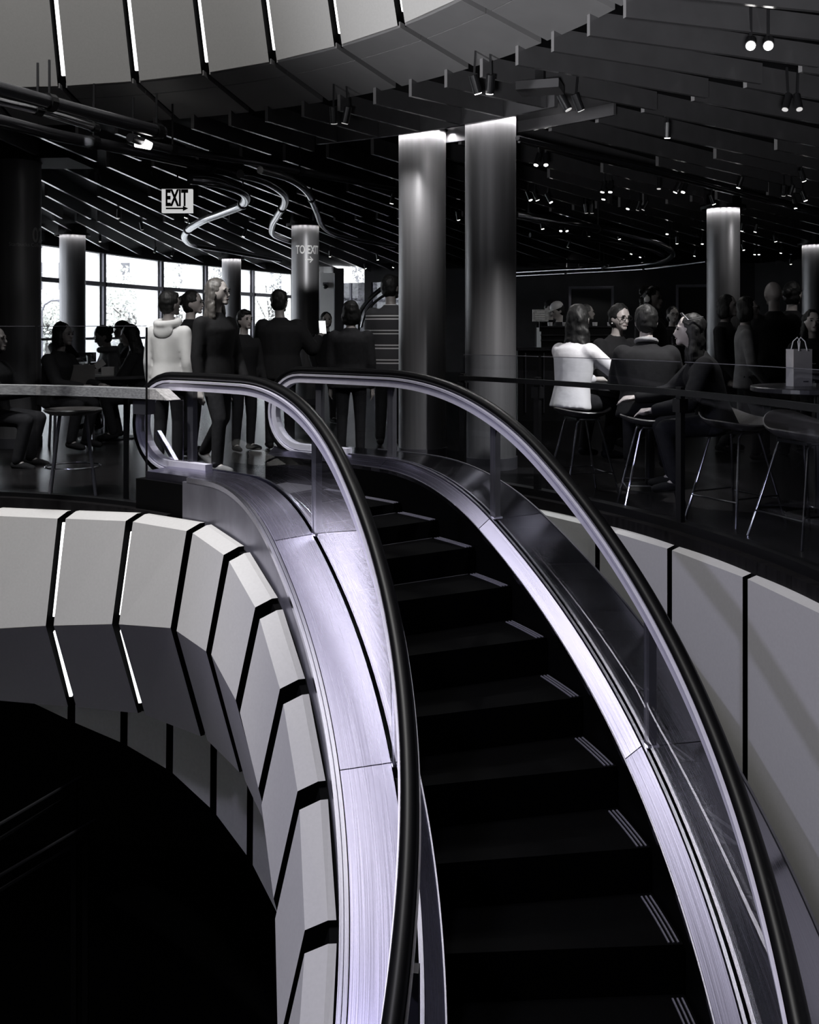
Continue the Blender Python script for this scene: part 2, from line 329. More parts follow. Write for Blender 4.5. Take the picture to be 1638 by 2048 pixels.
# soffit ring between the fascia and the beams: one conical panel per bay
sroot = tag(empty('ceiling_soffit', (0, 0, 0)), kind='structure')
for i in range(len(JT)-1):
    a, b = rad(JT[i])+.006, rad(JT[i+1])-.006; n = 4
    for R0, R1, nm in ((RC+.012, 4.84, 'soffit_panel'), (4.847, 5.27, 'soffit_panel')):
        z0, z1 = [ZC-.01-(R-RC)*.29 for R in (R0, R1)]
        obj(nm, *polsweep([(R0, z0), (R1, z1), (R1, z1+.04), (R0, z0+.04)], a, b, n), 'soffit', sroot)
mb = MB(); mb.add(*polsweep([(RC+.05, ZC+.03), (5.26, 3.07), (5.26, 3.4), (RC+.1, 3.4)], -PI, PI-.002, 120)); mb.build('soffit_backing', 'black', sroot)
# ------------------------------------------------------------------ radial ceiling beams
broot = tag(empty('ceiling_beams', (0, 0, 0)), kind='structure')
def beam(t, r0, r1, zb, zt, wd=.035):
    d = Vector((math.sin(t), math.cos(t), 0)); s = Vector((d.y, -d.x, 0))*wd/2; o = Vector((CX, CY, 0)); v = []
    for r in (r0, r1):
        for z in (zb, zt): v += [o+d*r-s+Vector((0, 0, z)), o+d*r+s+Vector((0, 0, z))]
    b = obj('beam', v, [(0, 1, 3, 2), (5, 4, 6, 7), (0, 4, 5, 1), (2, 3, 7, 6), (0, 2, 6, 4), (1, 5, 7, 3)], 'beam', broot)
    b.data.materials.append(M['beam_end']); b.data.polygons[0].material_index = 1
for i in range(-12, 11):
    th = 45.6+4.13*i; t = rad(th); r1 = 7.0 if th > 51 else (6.25 if th > 27 else 6.6)
    beam(t, 5.21, r1, 2.915, 3.06, .03)
for i in range(-16, 13):
    th = 52.6+4.05*i; t = rad(th)
    if th > 50 or th < 26: beam(t, 7.03, 12.2, 2.93, 3.1)
    else: beam(t, 7.06, 12.2, 2.93, 3.1)
    th2 = th+2.02; beam(rad(th2), 9.4, 12.2, 2.93, 3.1)
for i in range(-34, 40):
    th = 36+1.6*i; t = rad(th); r1 = min(outer(t)-.15, 30)
    if r1 > 12.8: beam(t, 12.25, r1, 2.9, 3.1)
# header plate round the column pair, and the plates over other columns
hroot = sroot
obj('header_plate', *polsweep([(6.33, 3.045), (7.0, 3.045), (7.0, 3.1), (6.33, 3.1)], rad(33), rad(50.5), 12), 'beam', broot)
obj('header_fascia', *polsweep([(6.27, 2.915), (6.31, 2.915), (6.31, 3.1), (6.27, 3.1)], rad(27), rad(50.5), 12), 'beam', broot)
obj('header_fascia', *polsweep([(6.98, 2.945), (7.01, 2.945), (7.01, 3.1), (6.98, 3.1)], rad(33), rad(50.5), 12), 'beam', broot)
obj('header_plate', *polsweep([(6.25, 2.9), (6.95, 2.9), (6.95, 3.1), (6.25, 3.1)], rad(-8), rad(3), 10), 'ceil', broot)
# ------------------------------------------------------------------ faceted wall band below the floor edge (inner side)
def interp(x, T):
    for (a, p), (b, q) in zip(T, T[1:]):
        if x <= b: return p+(q-p)*max(0, (x-a)/(b-a))
    return T[-1][1]
def ridge_z(t): return interp(math.degrees(t), [(0, -.95), (15, -.86), (25, -.78), (35, -.69), (46, -.60), (53, -.64)]) if t < rad(53) else min(-.64, zf(t)-.515)
def top_z(t): return zf(t)+interp(math.degrees(t), [(0, -.085), (23, -.06), (33, -.02), (42, .0)])
def bot_z(t): return interp(math.degrees(t), [(0, -1.48), (13, -1.43), (24, -1.40), (35, -1.325), (46, -1.31)]) if t < rad(46) else zf(t)-1.31
wl = tag(empty('wall_faceted_band', (0, 0, 0)), kind='structure')
JL = [-19, -8.5, 2.5, 13.5, 24.4, 35.3, 46.3, 54.0, 61.6, 69.0, 76.6, 85.0, 94, 103, 112]
def facet_panel(t0, t1, prof, m, parent, name='panel'):
    """flat facets between two radial joints; prof = [(R, z(t))] from top to bottom, closed at the back"""
    v = []; f = []; k = len(prof)
    for t in (t0, t1): v += [pol(R, t, z(t)) for R, z in prof]
    back = max(p[0] for p in prof)+.03
    v += [pol(back, t0, prof[0][1](t0)), pol(back, t0, prof[-1][1](t0)), pol(back, t1, prof[0][1](t1)), pol(back, t1, prof[-1][1](t1))]
    B0, B1, C0, C1 = 2*k, 2*k+1, 2*k+2, 2*k+3
    for i in range(k-1): f += [(i, i+1, k+i), (i+1, k+i+1, k+i)]
    f += [tuple(range(k-1, -1, -1))+(B0, B1), tuple(range(k, 2*k))+(C1, C0), (B0, 0, k, C0), (k-1, B1, C1, 2*k-1), (B0, C0, C1, B1)]
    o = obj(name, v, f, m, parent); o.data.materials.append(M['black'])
    nf = 2*(k-1); o.data.polygons[nf].material_index = 1; o.data.polygons[nf+1].material_index = 1; return o      # joint faces blackened, deep shade of the gaps put into the colour
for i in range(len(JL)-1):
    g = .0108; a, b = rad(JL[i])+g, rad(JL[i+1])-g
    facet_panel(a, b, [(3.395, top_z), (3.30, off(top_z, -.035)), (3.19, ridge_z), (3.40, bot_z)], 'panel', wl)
    if 0 < i < 6:
        t = rad(JL[i]); mb = MB()
        for za, zb, Ra, Rb in ((-.12, ridge_z(t)+.05, 3.32, 3.23), (ridge_z(t)-.05, bot_z(t)+.08, 3.235, 3.385)):
            mb.bar(pol(Ra+.005, t, za), pol(Rb+.005, t, zb), .02)
        if JL[i] < 40: mb.build('light_strip', 'led', wl)
obj('backing', *polsweep([(3.40, off(top_z, -.03)), (3.44, off(top_z, -.03)), (3.50, bot_z), (3.445, bot_z), (3.25, ridge_z)], rad(-19), rad(112), 80), 'black', wl)
# lower tier of plain panels under the band
w2 = tag(empty('wall_lower_tier', (0, 0, 0)), kind='structure')
J2 = [-4, 6, 12.9, 19.4, 26.6, 33.2, 39.9, 45.8, 51.4, 57]
def b2(t): return interp(math.degrees(t), [(-4, -1.42), (12.8, -1.536), (19.5, -1.67), (26.8, -1.76), (33.5, -1.86), (39.9, -2.01), (45.9, -2.2), (51.5, -2.45), (57, -2.75)])
for i in range(len(J2)-1):
    a, b = rad(J2[i])+.009, rad(J2[i+1])-.009
    facet_panel(a, b, [(3.77, lambda t: min(-1.15, zf(t)-1.1)), (3.76, b2)], 'panel_dk', w2)
obj('backing', *polsweep([(3.83, lambda t: min(-1.1, zf(t)-1.05)), (3.86, lambda t: min(-1.1, zf(t)-1.05)), (3.86, b2), (3.83, b2)], rad(-4), rad(57), 40), 'black', w2)
# outer wall of the shaft: tall panels below the right floor edge
w3 = tag(empty('wall_shaft', (0, 0, 0)), kind='structure')
JR = [40.0, 47.2, 54.4, 61.6, 68.9, 76.2, 83.2, 90.4, 97.6]
for i in range(len(JR)-1):
    a, b = rad(JR[i])+.0042, rad(JR[i+1])-.0042
    facet_panel(a, b, [(5.72, lambda t: -.045), (5.60, lambda t: -.085), (5.60, lambda t: -3.6)], 'panel', w3)
obj('backing', *polsweep([(5.775, -.1), (5.80, -.1), (5.80, -3.7), (5.775, -3.7)], rad(38), rad(100), 40), 'black', w3)
# ------------------------------------------------------------------ escalator
esc = empty('escalator', tuple(pol(4.35, .7, 0)), label='curved escalator sweeping down in brushed steel with glass balustrades and black handrails', cat='escalator')
EL = Vector(esc.location)
def epart(name, vf, m, smooth=False, parent=None):
    v, f = vf; return obj(name, [Vector(p)-EL for p in v], f, m, parent or esc, smooth)
TE = 2.25
SEAM_L = [.60, 1.012, 1.349, 1.68, 1.95, TE]          # deck seams stand at the posts
SEAM_R = [.56, .80, 1.02, 1.355, 1.68, 2.0, TE]
for a, b in zip(SEAM_L, SEAM_L[1:]):
    n = max(4, int((b-a)*40)); g = .0006
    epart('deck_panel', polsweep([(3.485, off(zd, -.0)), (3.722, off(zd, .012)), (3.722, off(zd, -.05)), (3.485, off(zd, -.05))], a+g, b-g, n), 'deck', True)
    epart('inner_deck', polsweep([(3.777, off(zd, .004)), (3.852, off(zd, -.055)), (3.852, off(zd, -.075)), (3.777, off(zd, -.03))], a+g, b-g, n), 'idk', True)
for a, b in zip(SEAM_R, SEAM_R[1:]):
    n = max(4, int((b-a)*40)); g = .0005
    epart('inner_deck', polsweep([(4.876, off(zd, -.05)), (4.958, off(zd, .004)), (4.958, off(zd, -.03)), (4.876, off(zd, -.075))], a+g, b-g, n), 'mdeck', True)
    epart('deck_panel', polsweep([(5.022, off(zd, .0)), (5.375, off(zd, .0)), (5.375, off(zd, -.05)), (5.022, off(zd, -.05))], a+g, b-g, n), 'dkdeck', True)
for R0, R1, dz, m, t0 in ((3.44, 3.458, .004, 'trim', .735), (3.462, 3.48, .002, 'trim', .735), (3.755, 3.774, .012, 'trim', .66), (4.963, 4.978, .014, 'trim', .56), (5.004, 5.017, .01, 'trim', .56), (4.866, 4.873, -.045, 'trim', .56), (3.853, 3.86, -.05, 'trim', .56), (5.38, 5.392, .004, 'post', .7)):
    epart('trim', polsweep([(R0, off(zd, dz-.03)), (R1, off(zd, dz-.03)), (R1, off(zd, dz)), (R0, off(zd, dz))], t0, TE, 90), m, True)
epart('skirt', polsweep([(4.866, off(zd, -.05)), (4.875, off(zd, -.05)), (4.875, off(zf, -.4)), (4.866, off(zf, -.4))], .56, TE, 90), 'step', True)
epart('skirt', polsweep([(3.852, off(zd, -.055)), (3.861, off(zd, -.055)), (3.861, off(zf, -.4)), (3.852, off(zf, -.4))], .56, TE, 90), 'step', True)
epart('side_fascia', polsweep([(3.442, off(zd, -.026)), (3.462, off(zd, -.026)), (3.462, off(zf, -.1)), (3.442, off(zf, -.1))], .722, TE, 90), 'fascia', True)
epart('end_cheek', polsweep([(3.46, off(zd, -.051)), (3.74, off(zd, -.051)), (3.74, -.09), (3.46, -.09)], .58, .722, 6), 'black')
epart('side_fascia', polsweep([(5.376, off(zd, -.02)), (5.386, off(zd, -.02)), (5.386, off(zf, -.7)), (5.376, off(zf, -.7))], .66, TE, 90), 'black', True)
epart('truss_casing', polsweep([(3.47, off(zd, -.06)), (3.845, off(zd, -.09)), (3.845, off(zf, -.42)), (4.885, off(zf, -.42)), (4.885, off(zd, -.09)), (5.37, off(zd, -.06)), (5.37, off(zf, -.72)), (3.47, off(zf, -.72))], .80, TE, 80), 'black')
epart('landing_plate', polsweep([(3.87, .004), (4.86, .004), (4.86, -.09), (3.87, -.09)], .60, T0-6*DT-.004, 10), 'step')
epart('comb_plate', polsweep([(3.87, .008), (4.86, .008), (4.86, -.09), (3.87, -.09)], T0-6*DT-.003, T0-5*DT-.002, 4), 'post')
for k in range(-4, 15):
    t1 = T0+k*DT; z = zf(t1) if t1 < TB else zf(T0)-.2*k; ta = t1-DT+.0015
    st = epart('step', polsweep([(3.872, z), (4.855, z), (4.855, z-.26), (3.872, z-.26)], ta, t1, 4), 'step')
    lm = MB()
    for R0 in (4.795, 4.815, 4.835): lm.add(*polsweep([(R0, z), (R0+.007, z), (R0+.007, z+.005), (R0, z+.005)], ta+.006, t1-.002, 4))
    epart('edge_line', (lm.v, lm.f), 'line', parent=st)
    if k > 0: continue
    lm = MB(); lm.add(*polsweep([(3.90, z), (4.79, z), (4.79, z+.002), (3.90, z+.002)], ta+.002, ta+.0032, 1)); epart('cleat_line', (lm.v, lm.f), 'post', parent=st)
# handrails: newel loop at the top landing, then down the helix
def railpath(R, tc, r=.262, h=.80):
    zc = h-r; P = []
    P += [(tc+.10-.02*i, zc-r) for i in range(3)]
    for i in range(0, 19): ph = PI-PI*i/18; P.append((tc-r*math.sin(ph)/R, zc+r*math.cos(ph)))
    n = 130
    for i in range(1, n+1): t = tc+(TE-tc)*i/n; P.append((t, zf(t)+h))
    return [pol(R, t, z) for t, z in P], [Vector((math.sin(t), math.cos(t), 0)) for t, z in P]
def railsweep(path, prof):
    pts, Bs = path; v = []; f = []; k = len(prof); n = len(pts)
    for i, p in enumerate(pts):
        T = (pts[min(i+1, n-1)]-pts[max(i-1, 0)]).normalized(); B = Bs[i]; N = B.cross(T).normalized()
        v += [p+N*u+B*w_ for u, w_ in prof]
    for i in range(n-1):
        for j in range(k): a = i*k+j; b = i*k+(j+1) % k; f.append((a, b, b+k, a+k))
    f.append(tuple(range(k-1, -1, -1))); f.append(tuple((n-1)*k+j for j in range(k))); return v, f
SIGN = []
for R, tc in ((3.717, rad(34.3)), (4.983, rad(35.2))):
    path = railpath(R, tc); p0 = path[0]; N0 = path[1][20].cross((p0[22]-p0[20]).normalized())
    s = 1 if N0.z > 0 else -1
    rub = [(s*(.074+.028*math.cos(a)), .037*math.sin(a)) for a in [2*PI*j/12 for j in range(12)]]
    sub = railsweep(path, rub); epart('handrail', sub, 'rubber', True)
    epart('handrail_guide', railsweep(path, [(s*u, v_) for u, v_ in ((-.022, -.03), (.024, -.03), (.024, .03), (-.022, .03))]), 'guide')
    epart('handrail_track', railsweep(path, [(s*u, v_) for u, v_ in ((.030, -.042), (.046, -.044), (.046, .044), (.030, .042))]), 'guide')
    # glass panes between the posts
    seams = [tc-.262/R+.004]+[x for x in (SEAM_L if R < 4 else SEAM_R)[1:]]
    for a, b in zip(seams, seams[1:]):
        n = max(8, int((b-a)*44)); v = []; f = []
        for i in range(n+1):
            t = a+.002+(b-a-.004)*i/n; d = min(.262, abs(t-tc)*R) if t < tc else 0
            zt = zf(t)+.78 if t >= tc else .538+math.sqrt(max(0, .262**2-d*d))-.02
            zb = zd(t)-.02 if t >= tc else max(.24, .538-math.sqrt(max(0, .262**2-d*d)))
            for dr in (-.005, .005): v += [pol(R+dr+(.022 if R < 4 else .008), t, zb), pol(R+dr, t, max(zt, zb+.01))]
        for i in range(n):
            q = i*4; f += [(q, q+1, q+5, q+4), (q+2, q+6, q+7, q+3), (q+1, q+3, q+7, q+5), (q, q+4, q+6, q+2)]
        f += [(0, 2, 3, 1), (n*4, n*4+1, n*4+3, n*4+2)]
        epart('glass_panel', (v, f), 'glass', True)
    for t in ([rad(36.8), 1.012, 1.349, 1.68, 1.95] if R < 4 else [rad(37.2), .80, 1.02, 1.355, 1.68, 2.0]):
        dR = .036 if R < 4 else .022; p = pol(R+dR, t, 0); mb = MB()
        mb.box((p.x, p.y, (zd(t)+.005+zf(t)+.775)/2), (.056, .04, zf(t)+.775-zd(t)-.005), -t); po = epart('post', (mb.v, mb.f), 'post')
        mb = MB(); mb.box((p.x, p.y, zd(t)+.012), (.075, .06, .012), -t); epart('foot_plate', (mb.v, mb.f), 'trim', parent=po)
    # slanted end cheek under the newel
    mb = MB(); mb.bar(pol(R+.03, tc-.045, .48 if R < 4 else .28), pol(R+.03, tc+.012, .24), (.035, .03)); epart('newel_foot', (mb.v, mb.f), 'trim')
    if R < 4: mb = MB(); q = tc+.03; [mb.bar(pol(R, a, z0), pol(R, b, z1), .006) for a, b, z0, z1 in ((q-.05, q, .70, .71), (q, q, .71, .26))]; epart('door_outline', (mb.v, mb.f), 'trim')
# ------------------------------------------------------------------ balustrades of the floor edge
gb = empty('glass_balustrade', tuple(pol(5.76, rad(65), 0)), label='clear glass balustrade with black handrail in front of the right-hand stools', cat='balustrade')
def rel(vf, o): return [Vector(p)-Vector(o.location) for p in vf[0]], vf[1]
for a, b in zip([45.9, 54.0, 68.2, 82.5], [53.6, 67.8, 82.1, 96]):
    obj('glass_panel', *rel(polsweep([(5.755, -.02), (5.767, -.02), (5.767, .995), (5.755, .995)], rad(a), rad(b), 14), gb), 'glass', gb, True)
obj('handrail', *rel(polsweep([(5.70, .80), (5.735, .80), (5.735, .835), (5.70, .835)], rad(45.9), rad(96), 60), gb), 'rail', gb)
for a in (46, 53.8, 68.0, 82.3):
    mb = MB(); p = pol(5.74, rad(a), .5); mb.box((p.x, p.y, .42), (.05, .03, .86), -rad(a)); mb.box((p.x, p.y, .74), (.07, .06, .08), -rad(a)); obj('clamp_post', *rel((mb.v, mb.f), gb), 'rail', gb)
obj('base_shoe', *rel(polsweep([(5.72, -.0), (5.80, -.0), (5.80, .05), (5.72, .05)], rad(45.9), rad(96), 60), gb), 'rail', gb)
for a, b in zip([45.9, 54.0, 68.2, 82.5], [53.6, 67.8, 82.1, 96]): obj('top_edge', *rel(polsweep([(5.755, .995), (5.767, .995), (5.767, .999), (5.755, .999)], rad(a), rad(b), 14), gb), 'post', gb)
gb = empty('glass_balustrade', tuple(pol(3.53, rad(20), 0)), label='tall clear glass balustrade along the floor edge in front of the wooden bar', cat='balustrade')
for a, b in zip([-8, 5, 17.8], [4.6, 17.4, 33.6]):
    obj('glass_panel', *rel(polsweep([(3.52, -.02), (3.532, -.02), (3.532, 1.212), (3.52, 1.212)], rad(a), rad(b), 12), gb), 'glass', gb, True)
obj('base_shoe', *rel(polsweep([(3.49, 0), (3.56, 0), (3.56, .03), (3.49, .03)], rad(-8), rad(33.6), 30), gb), 'rail', gb)
mb = MB(); p = pol(3.526, rad(33.7), 0); mb.box((p.x, p.y, .60), (.005, .014, 1.21), -rad(33.7)); obj('edge_strip', *rel((mb.v, mb.f), gb), 'rail', gb)

for a, b in zip([-8, 5, 17.8], [4.6, 17.4, 33.6]): obj('top_edge', *rel(polsweep([(3.52, 1.212), (3.532, 1.212), (3.532, 1.216), (3.52, 1.216)], rad(a), rad(b), 12), gb), 'post', gb)
# ------------------------------------------------------------------ round columns
def column(px, Y, ztop, label, r=.22, glow=0):
    c = at(px, HOR, Y); root = empty('column', (c.x, c.y, 0), label=label, cat='column', group='round steel columns')
    mb = MB(); mb.lathe([(r, .1), (r, ztop)], n=64); mb.build('shaft', 'column', root, True).data.polygons
    mb = MB(); mb.lathe([(r+.012, 0), (r+.012, .1)], n=48); mb.build('base_ring', 'post', root, False)
    mb = MB(); mb.lathe([(r+.02, ztop), (r+.02, min(3.1, ztop+.16))], n=48); mb.build('cap_ring', 'rail', root)
    d = Vector((-c.x, -c.y, 0)).normalized(); s = Vector((d.y, -d.x, 0))
    if glow and ztop < 3:                                   # added shroud ring, hides the lamps washing down the shaft
        mb = MB(); mb.add(*[(lambda vf: ([Vector(p)-Vector((CX, CY, 0)) for p in vf[0]], vf[1]))(polsweep([(r+.075, ztop-.04), (r+.083, ztop-.04), (r+.083, ztop), (r+.075, ztop)], 0, 2*PI-.001, 40))][0]); mb.build('lamp_shroud', 'rail', root)
    if glow:
        for a in (-1.6, -1.2, -.8, -.4, 0, .4, .8, 1.2, 1.6):
            q = Vector((d*math.cos(a)+s*math.sin(a)))*(r+.045); light('SPOT', (q.x, q.y, ztop-.02), (q.x, q.y, 0), glow, .015, (1, .98, .97), 150, .5, parent=root)
    return root
colA = column(37, 10.4, 2.9, 'dark round column at the left edge of the photo, numbered 02')
colB = column(844.5, 9.5, 3.045, 'left one of the two tall bright columns standing side by side', glow=4.5)
colC = column(981, 8.8, 3.045, 'right one of the two tall bright columns standing side by side', glow=4.5)
column(145, 17.9, 2.88, 'slim round column in front of the leftmost windows', glow=1.2)
column(463, 23.6, 2.86, 'farthest round column, in front of the windows behind the fair-haired woman', glow=2)
colE = column(610.5, 16.3, 2.88, 'round column lettered TO EXIT with an arrow', glow=1)
column(1446.5, 14.0, 2.88, 'round column with a bright spot of light, behind the right-hand group', glow=2.6)
column(1628, 19.7, 2.86, 'round column at the far right edge of the photo', glow=1.6)
light('SPOT', (5.1, 12.9, 2.7), (4.35, 13.9, 2.05), 26, .05, (1, .98, .97), 60, .9)
light('SPOT', (-1.1, 13.9, 2.42), (-1.62, 16.1, 2.3), 120, .04, (1, 1, 1), 26, .7)  # added lamp with no fixture, brightens the TO EXIT lettering
light('SPOT', (-2.6, 8.3, 2.75), (-3.9, 10.2, 2.1), 14, .04, (1, 1, 1), 24, .7)
def wrap_text(root, s, size, a0, z, m, r=.2235, name='lettering', sx=1):
    v, f = text_mesh(s, size, 0, .004 if size > .1 else 0); bm = bmesh.new(); vs = [bm.verts.new(p) for p in v]
    for q in f: bm.faces.new([vs[i] for i in q])
    x = min(p.x for p in v)+.01
    while x < max(p.x for p in v): bmesh.ops.bisect_plane(bm, geom=bm.verts[:]+bm.edges[:]+bm.faces[:], plane_co=(x, 0, 0), plane_no=(1, 0, 0)); x += .012
    bm.verts.index_update(); v = [p.co.copy() for p in bm.verts]; f = [tuple(p.index for p in q.verts) for q in bm.faces]; bm.free()
    base = math.atan2(-root.location.y, -root.location.x)          # towards the room's open side
    out = []
    for p in v: a = base+a0+p.x*sx/r; out.append((r*math.cos(a), r*math.sin(a), z+p.y))
    return obj(name, out, f, m, root)
wrap_text(colE, 'TO EXIT', .185, -.72, HC+(HOR-507)/F*16.1, 'letter', sx=.60)
ax = MB(); base = math.atan2(-colE.location.y, -colE.location.x)
def arc_pt(a, z): return (  .2240*math.cos(base+a), .2240*math.sin(base+a), z)
za = HC+(HOR-519)/F*16.1
for i in range(6):
    a = -.02+i*.10; ax.add([arc_pt(a, za-.012), arc_pt(a+.1, za-.012), arc_pt(a+.1, za+.012), arc_pt(a, za+.012)], [(0, 1, 2, 3)])
for sg in (-1, 1): ax.add([arc_pt(.58, za), arc_pt(.36, za+sg*.055), arc_pt(.30, za+sg*.04), arc_pt(.50, za)], [(0, 1, 2, 3)])
ax.build('arrow', 'letter', colE)
wrap_text(colA, '02', .21, .62, HC+(HOR-482)/F*10.2, 'letterd', sx=.8); wrap_text(colA, 'Starbucks Coffee', .055, -.42, HC+(HOR-492)/F*10.2, 'letterd', sx=.95)
# ------------------------------------------------------------------ exit sign
c = at(355, 400, 10.2); ex = empty('exit_sign', tuple(c), label='hanging white EXIT sign with black letters and an arrow', cat='exit sign')
mb = MB(); mb.box((0, 0, -.012), (.305, .05, .235)); mb.build('face', 'signw', ex)
mb = MB(); mb.box((0, 0, .135), (.31, .06, .055)); mb.build('housing', 'cbody', ex)
mb = MB(); mb.bar((0, 0, .16), (0, 0, 2.95-c.z), .012); mb.build('stem', 'cbody', ex)
v, f = text_mesh('EXIT', .245, .0, .009); x0 = min(p.x for p in v); x1 = max(p.x for p in v); k = .225/(x1-x0)
obj('lettering', [((p.x-(x0+x1)/2)*k, -.0275, p.y*.92-.058) for p in v], f, 'signk', ex)
mb = MB(); mb.box((-.02, -.0275, -.088), (.18, .002, .016)); mb.add([(.06, -.0285, -.062), (.06, -.0285, -.114), (.115, -.0285, -.088)], [(0, 1, 2)]); mb.build('arrow', 'signk', ex)
# ------------------------------------------------------------------ transport tubes and pipes under the ceiling
def smooth_path(P, n=8):
    out = []
    for i in range(len(P)-1):
        p0, p1, p2, p3 = P[max(i-1, 0)], P[i], P[i+1], P[min(i+2, len(P)-1)]
        for j in range(n):
            t = j/n; out.append(.5*((2*p1)+(-p0+p2)*t+(2*p0-5*p1+4*p2-p3)*t*t+(-p0+3*p1-3*p2+p3)*t**3))
    return out+[P[-1]]
def pipe(pix, z, r, m, label, name='transport_tube', group=None, hang=()):
    P = [atz(x, y, z) for x, y in pix]; root = empty(name, tuple(P[0]), label=label, cat='pipe', group=group)
    S = smooth_path(P); mb = MB(); mb.tube([p-P[0] for p in S], r, 12); mb.build('tube', m, root, True)
    for u in hang:
        p = S[int(u*(len(S)-1))]; q = p-P[0]; mb = MB(); mb.bar(q, q+Vector((0, 0, 3.08-z)), .014); mb.build('hanger', 'cbody', root)
        d = (S[min(int(u*(len(S)-1))+1, len(S)-1)]-S[max(int(u*(len(S)-1))-1, 0)]).normalized()
        mb = MB(); mb.tube([q-d*.03, q+d*.03], r*1.25, 12); mb.build('clamp', 'rail', root)
    return root
pipe([(-140, 142), (0, 178), (160, 222), (325, 265)], 2.78, .052, 'dtube', 'thick dark pipe running from the upper left corner below the soffit', 'ceiling_pipe', hang=(.55, .97))
pipe([(-120, 170), (0, 204), (100, 228), (195, 258)], 2.74, .03, 'tube', 'thin bright pipe below the thick dark pipe at the upper left', 'ceiling_pipe', hang=(.6, .97))
pipe([(-100, 222), (0, 242), (120, 272), (260, 300), (420, 335), (500, 352)], 2.74, .05, 'dtube', 'second dark pipe passing left of the exit sign', 'ceiling_pipe', hang=(.5, .8))
pipe([(380, 358), (440, 367), (488, 386), (486, 408), (450, 424), (408, 440), (376, 460), (369, 476), (385, 489), (430, 497), (560, 520)], 2.62, .05, 'tube', 'bright S-shaped transport tube right of the exit sign', group='curving ceiling tubes', hang=(.3, .6))
pipe([(480, 348), (530, 362), (565, 385), (570, 405), (557, 428), (545, 450), (548, 470), (590, 486)], 2.62, .042, 'tube', 'middle one of the three curving transport tubes beside the exit sign', group='curving ceiling tubes', hang=(.5,))
pipe([(520, 340), (580, 358), (615, 385), (632, 420), (648, 455), (690, 474), (790, 492)], 2.62, .036, 'tube', 'rightmost of the three curving transport tubes, above the lettered column', group='curving ceiling tubes', hang=(.4,))
pipe([(260, 275), (330, 296), (480, 320), (640, 350), (800, 378)], 2.7, .035, 'dtube', 'long dark pipe above the curving transport tubes', 'ceiling_pipe', hang=(.3, .7))
pipe([(1035, 276), (1160, 306), (1300, 338), (1460, 378), (1640, 425)], 2.80, .022, 'dtube', 'thin conduit crossing the beams right of the paired columns', 'ceiling_conduit')
pipe([(1038, 283), (1160, 313), (1300, 345), (1460, 385), (1640, 432)], 2.80, .014, 'tube', 'slim pale conduit beside the dark conduit on the right', 'ceiling_conduit')
pipe([(1030, 430), (1120, 446), (1220, 463), (1300, 482), (1340, 500), (1342, 514), (1310, 526), (1220, 535), (1120, 540), (1032, 545)], 2.6, .05, 'tube', 'large transport tube bending back above the coffee bar', group='curving ceiling tubes', hang=(.2, .45, .8))
pipe([(1032, 552), (1150, 546), (1290, 538), (1414, 523)], 2.55, .045, 'tube', 'long shallow tube ending at the brightly spotlit column', group='curving ceiling tubes', hang=(.3, .7))
pipe([(1032, 521), (1100, 522), (1180, 525), (1215, 531), (1180, 538), (1100, 543), (1032, 548)], 2.62, .035, 'dtube', 'small inner loop of tube above the coffee bar', group='curving ceiling tubes', hang=(.4,))
pipe([(1060, 470), (1140, 474), (1220, 484), (1300, 500), (1326, 512)], 2.6, .035, 'dtube', 'dark tube just inside the large bend above the coffee bar', group='curving ceiling tubes')
# ------------------------------------------------------------------ ceiling spotlights
def spot_fixture(px, py, n, on, k, label, size=1.0):
    z = 2.84; p = atz(px, py, z); root = empty('spotlight', tuple(p), label=label, cat='spotlight', group='ceiling spotlights')
    rng = random.Random(k); yaw = rng.uniform(0, 6.28); tilt = rng.uniform(.15, .5)
    if on == 2: d0 = (Vector((0, 0, HC))-p).normalized()
    for j in range(n):
        d = Vector((math.cos(yaw+j*.8)*math.sin(tilt), math.sin(yaw+j*.8)*math.sin(tilt), -math.cos(tilt)))
        if on == 2: d = (d0+Vector((0, 0, -.25))).normalized()
        q = Vector(((j-(n-1)/2)*.088*size, 0, 0)); r = .028*size
        mb = MB(); mb.tube([q-d*.07, q+d*.055], r, 16); mb.build('housing', 'cbody', root, False)
        mb = MB(); mb.tube([q+d*.0555, q+d*.061], r*.82, 16); mb.build('lens', 'lens' if on else 'lensoff', root)
        mb = MB(); mb.bar(q-d*.05, Vector((q.x, q.y, 3.1-p.z)), .014); mb.build('stem', 'cbody', root)
    return root
SP = [(1519, 87, 2, 2, 'twin spotlight shining straight at the viewer, upper right', 1.15), (966, 170, 2, 1, 'twin spotlight hanging just above the paired columns', 1.1), (1143, 206, 2, 0, 'unlit twin spotlight right of the paired columns', 1.1),
      (680, 232, 2, 0, 'unlit twin spotlight under the soffit, upper centre', 1.1), (1335, 262, 1, 1, 'single lit spotlight above and left of the spotlit column', 1), (1083, 320, 2, 1, 'lit twin spotlight nearest the right one of the paired columns', .9)]
k = 0
for x, y, n, on, lb, sz in SP: spot_fixture(x, y, n, on, k, lb, sz); k += 1
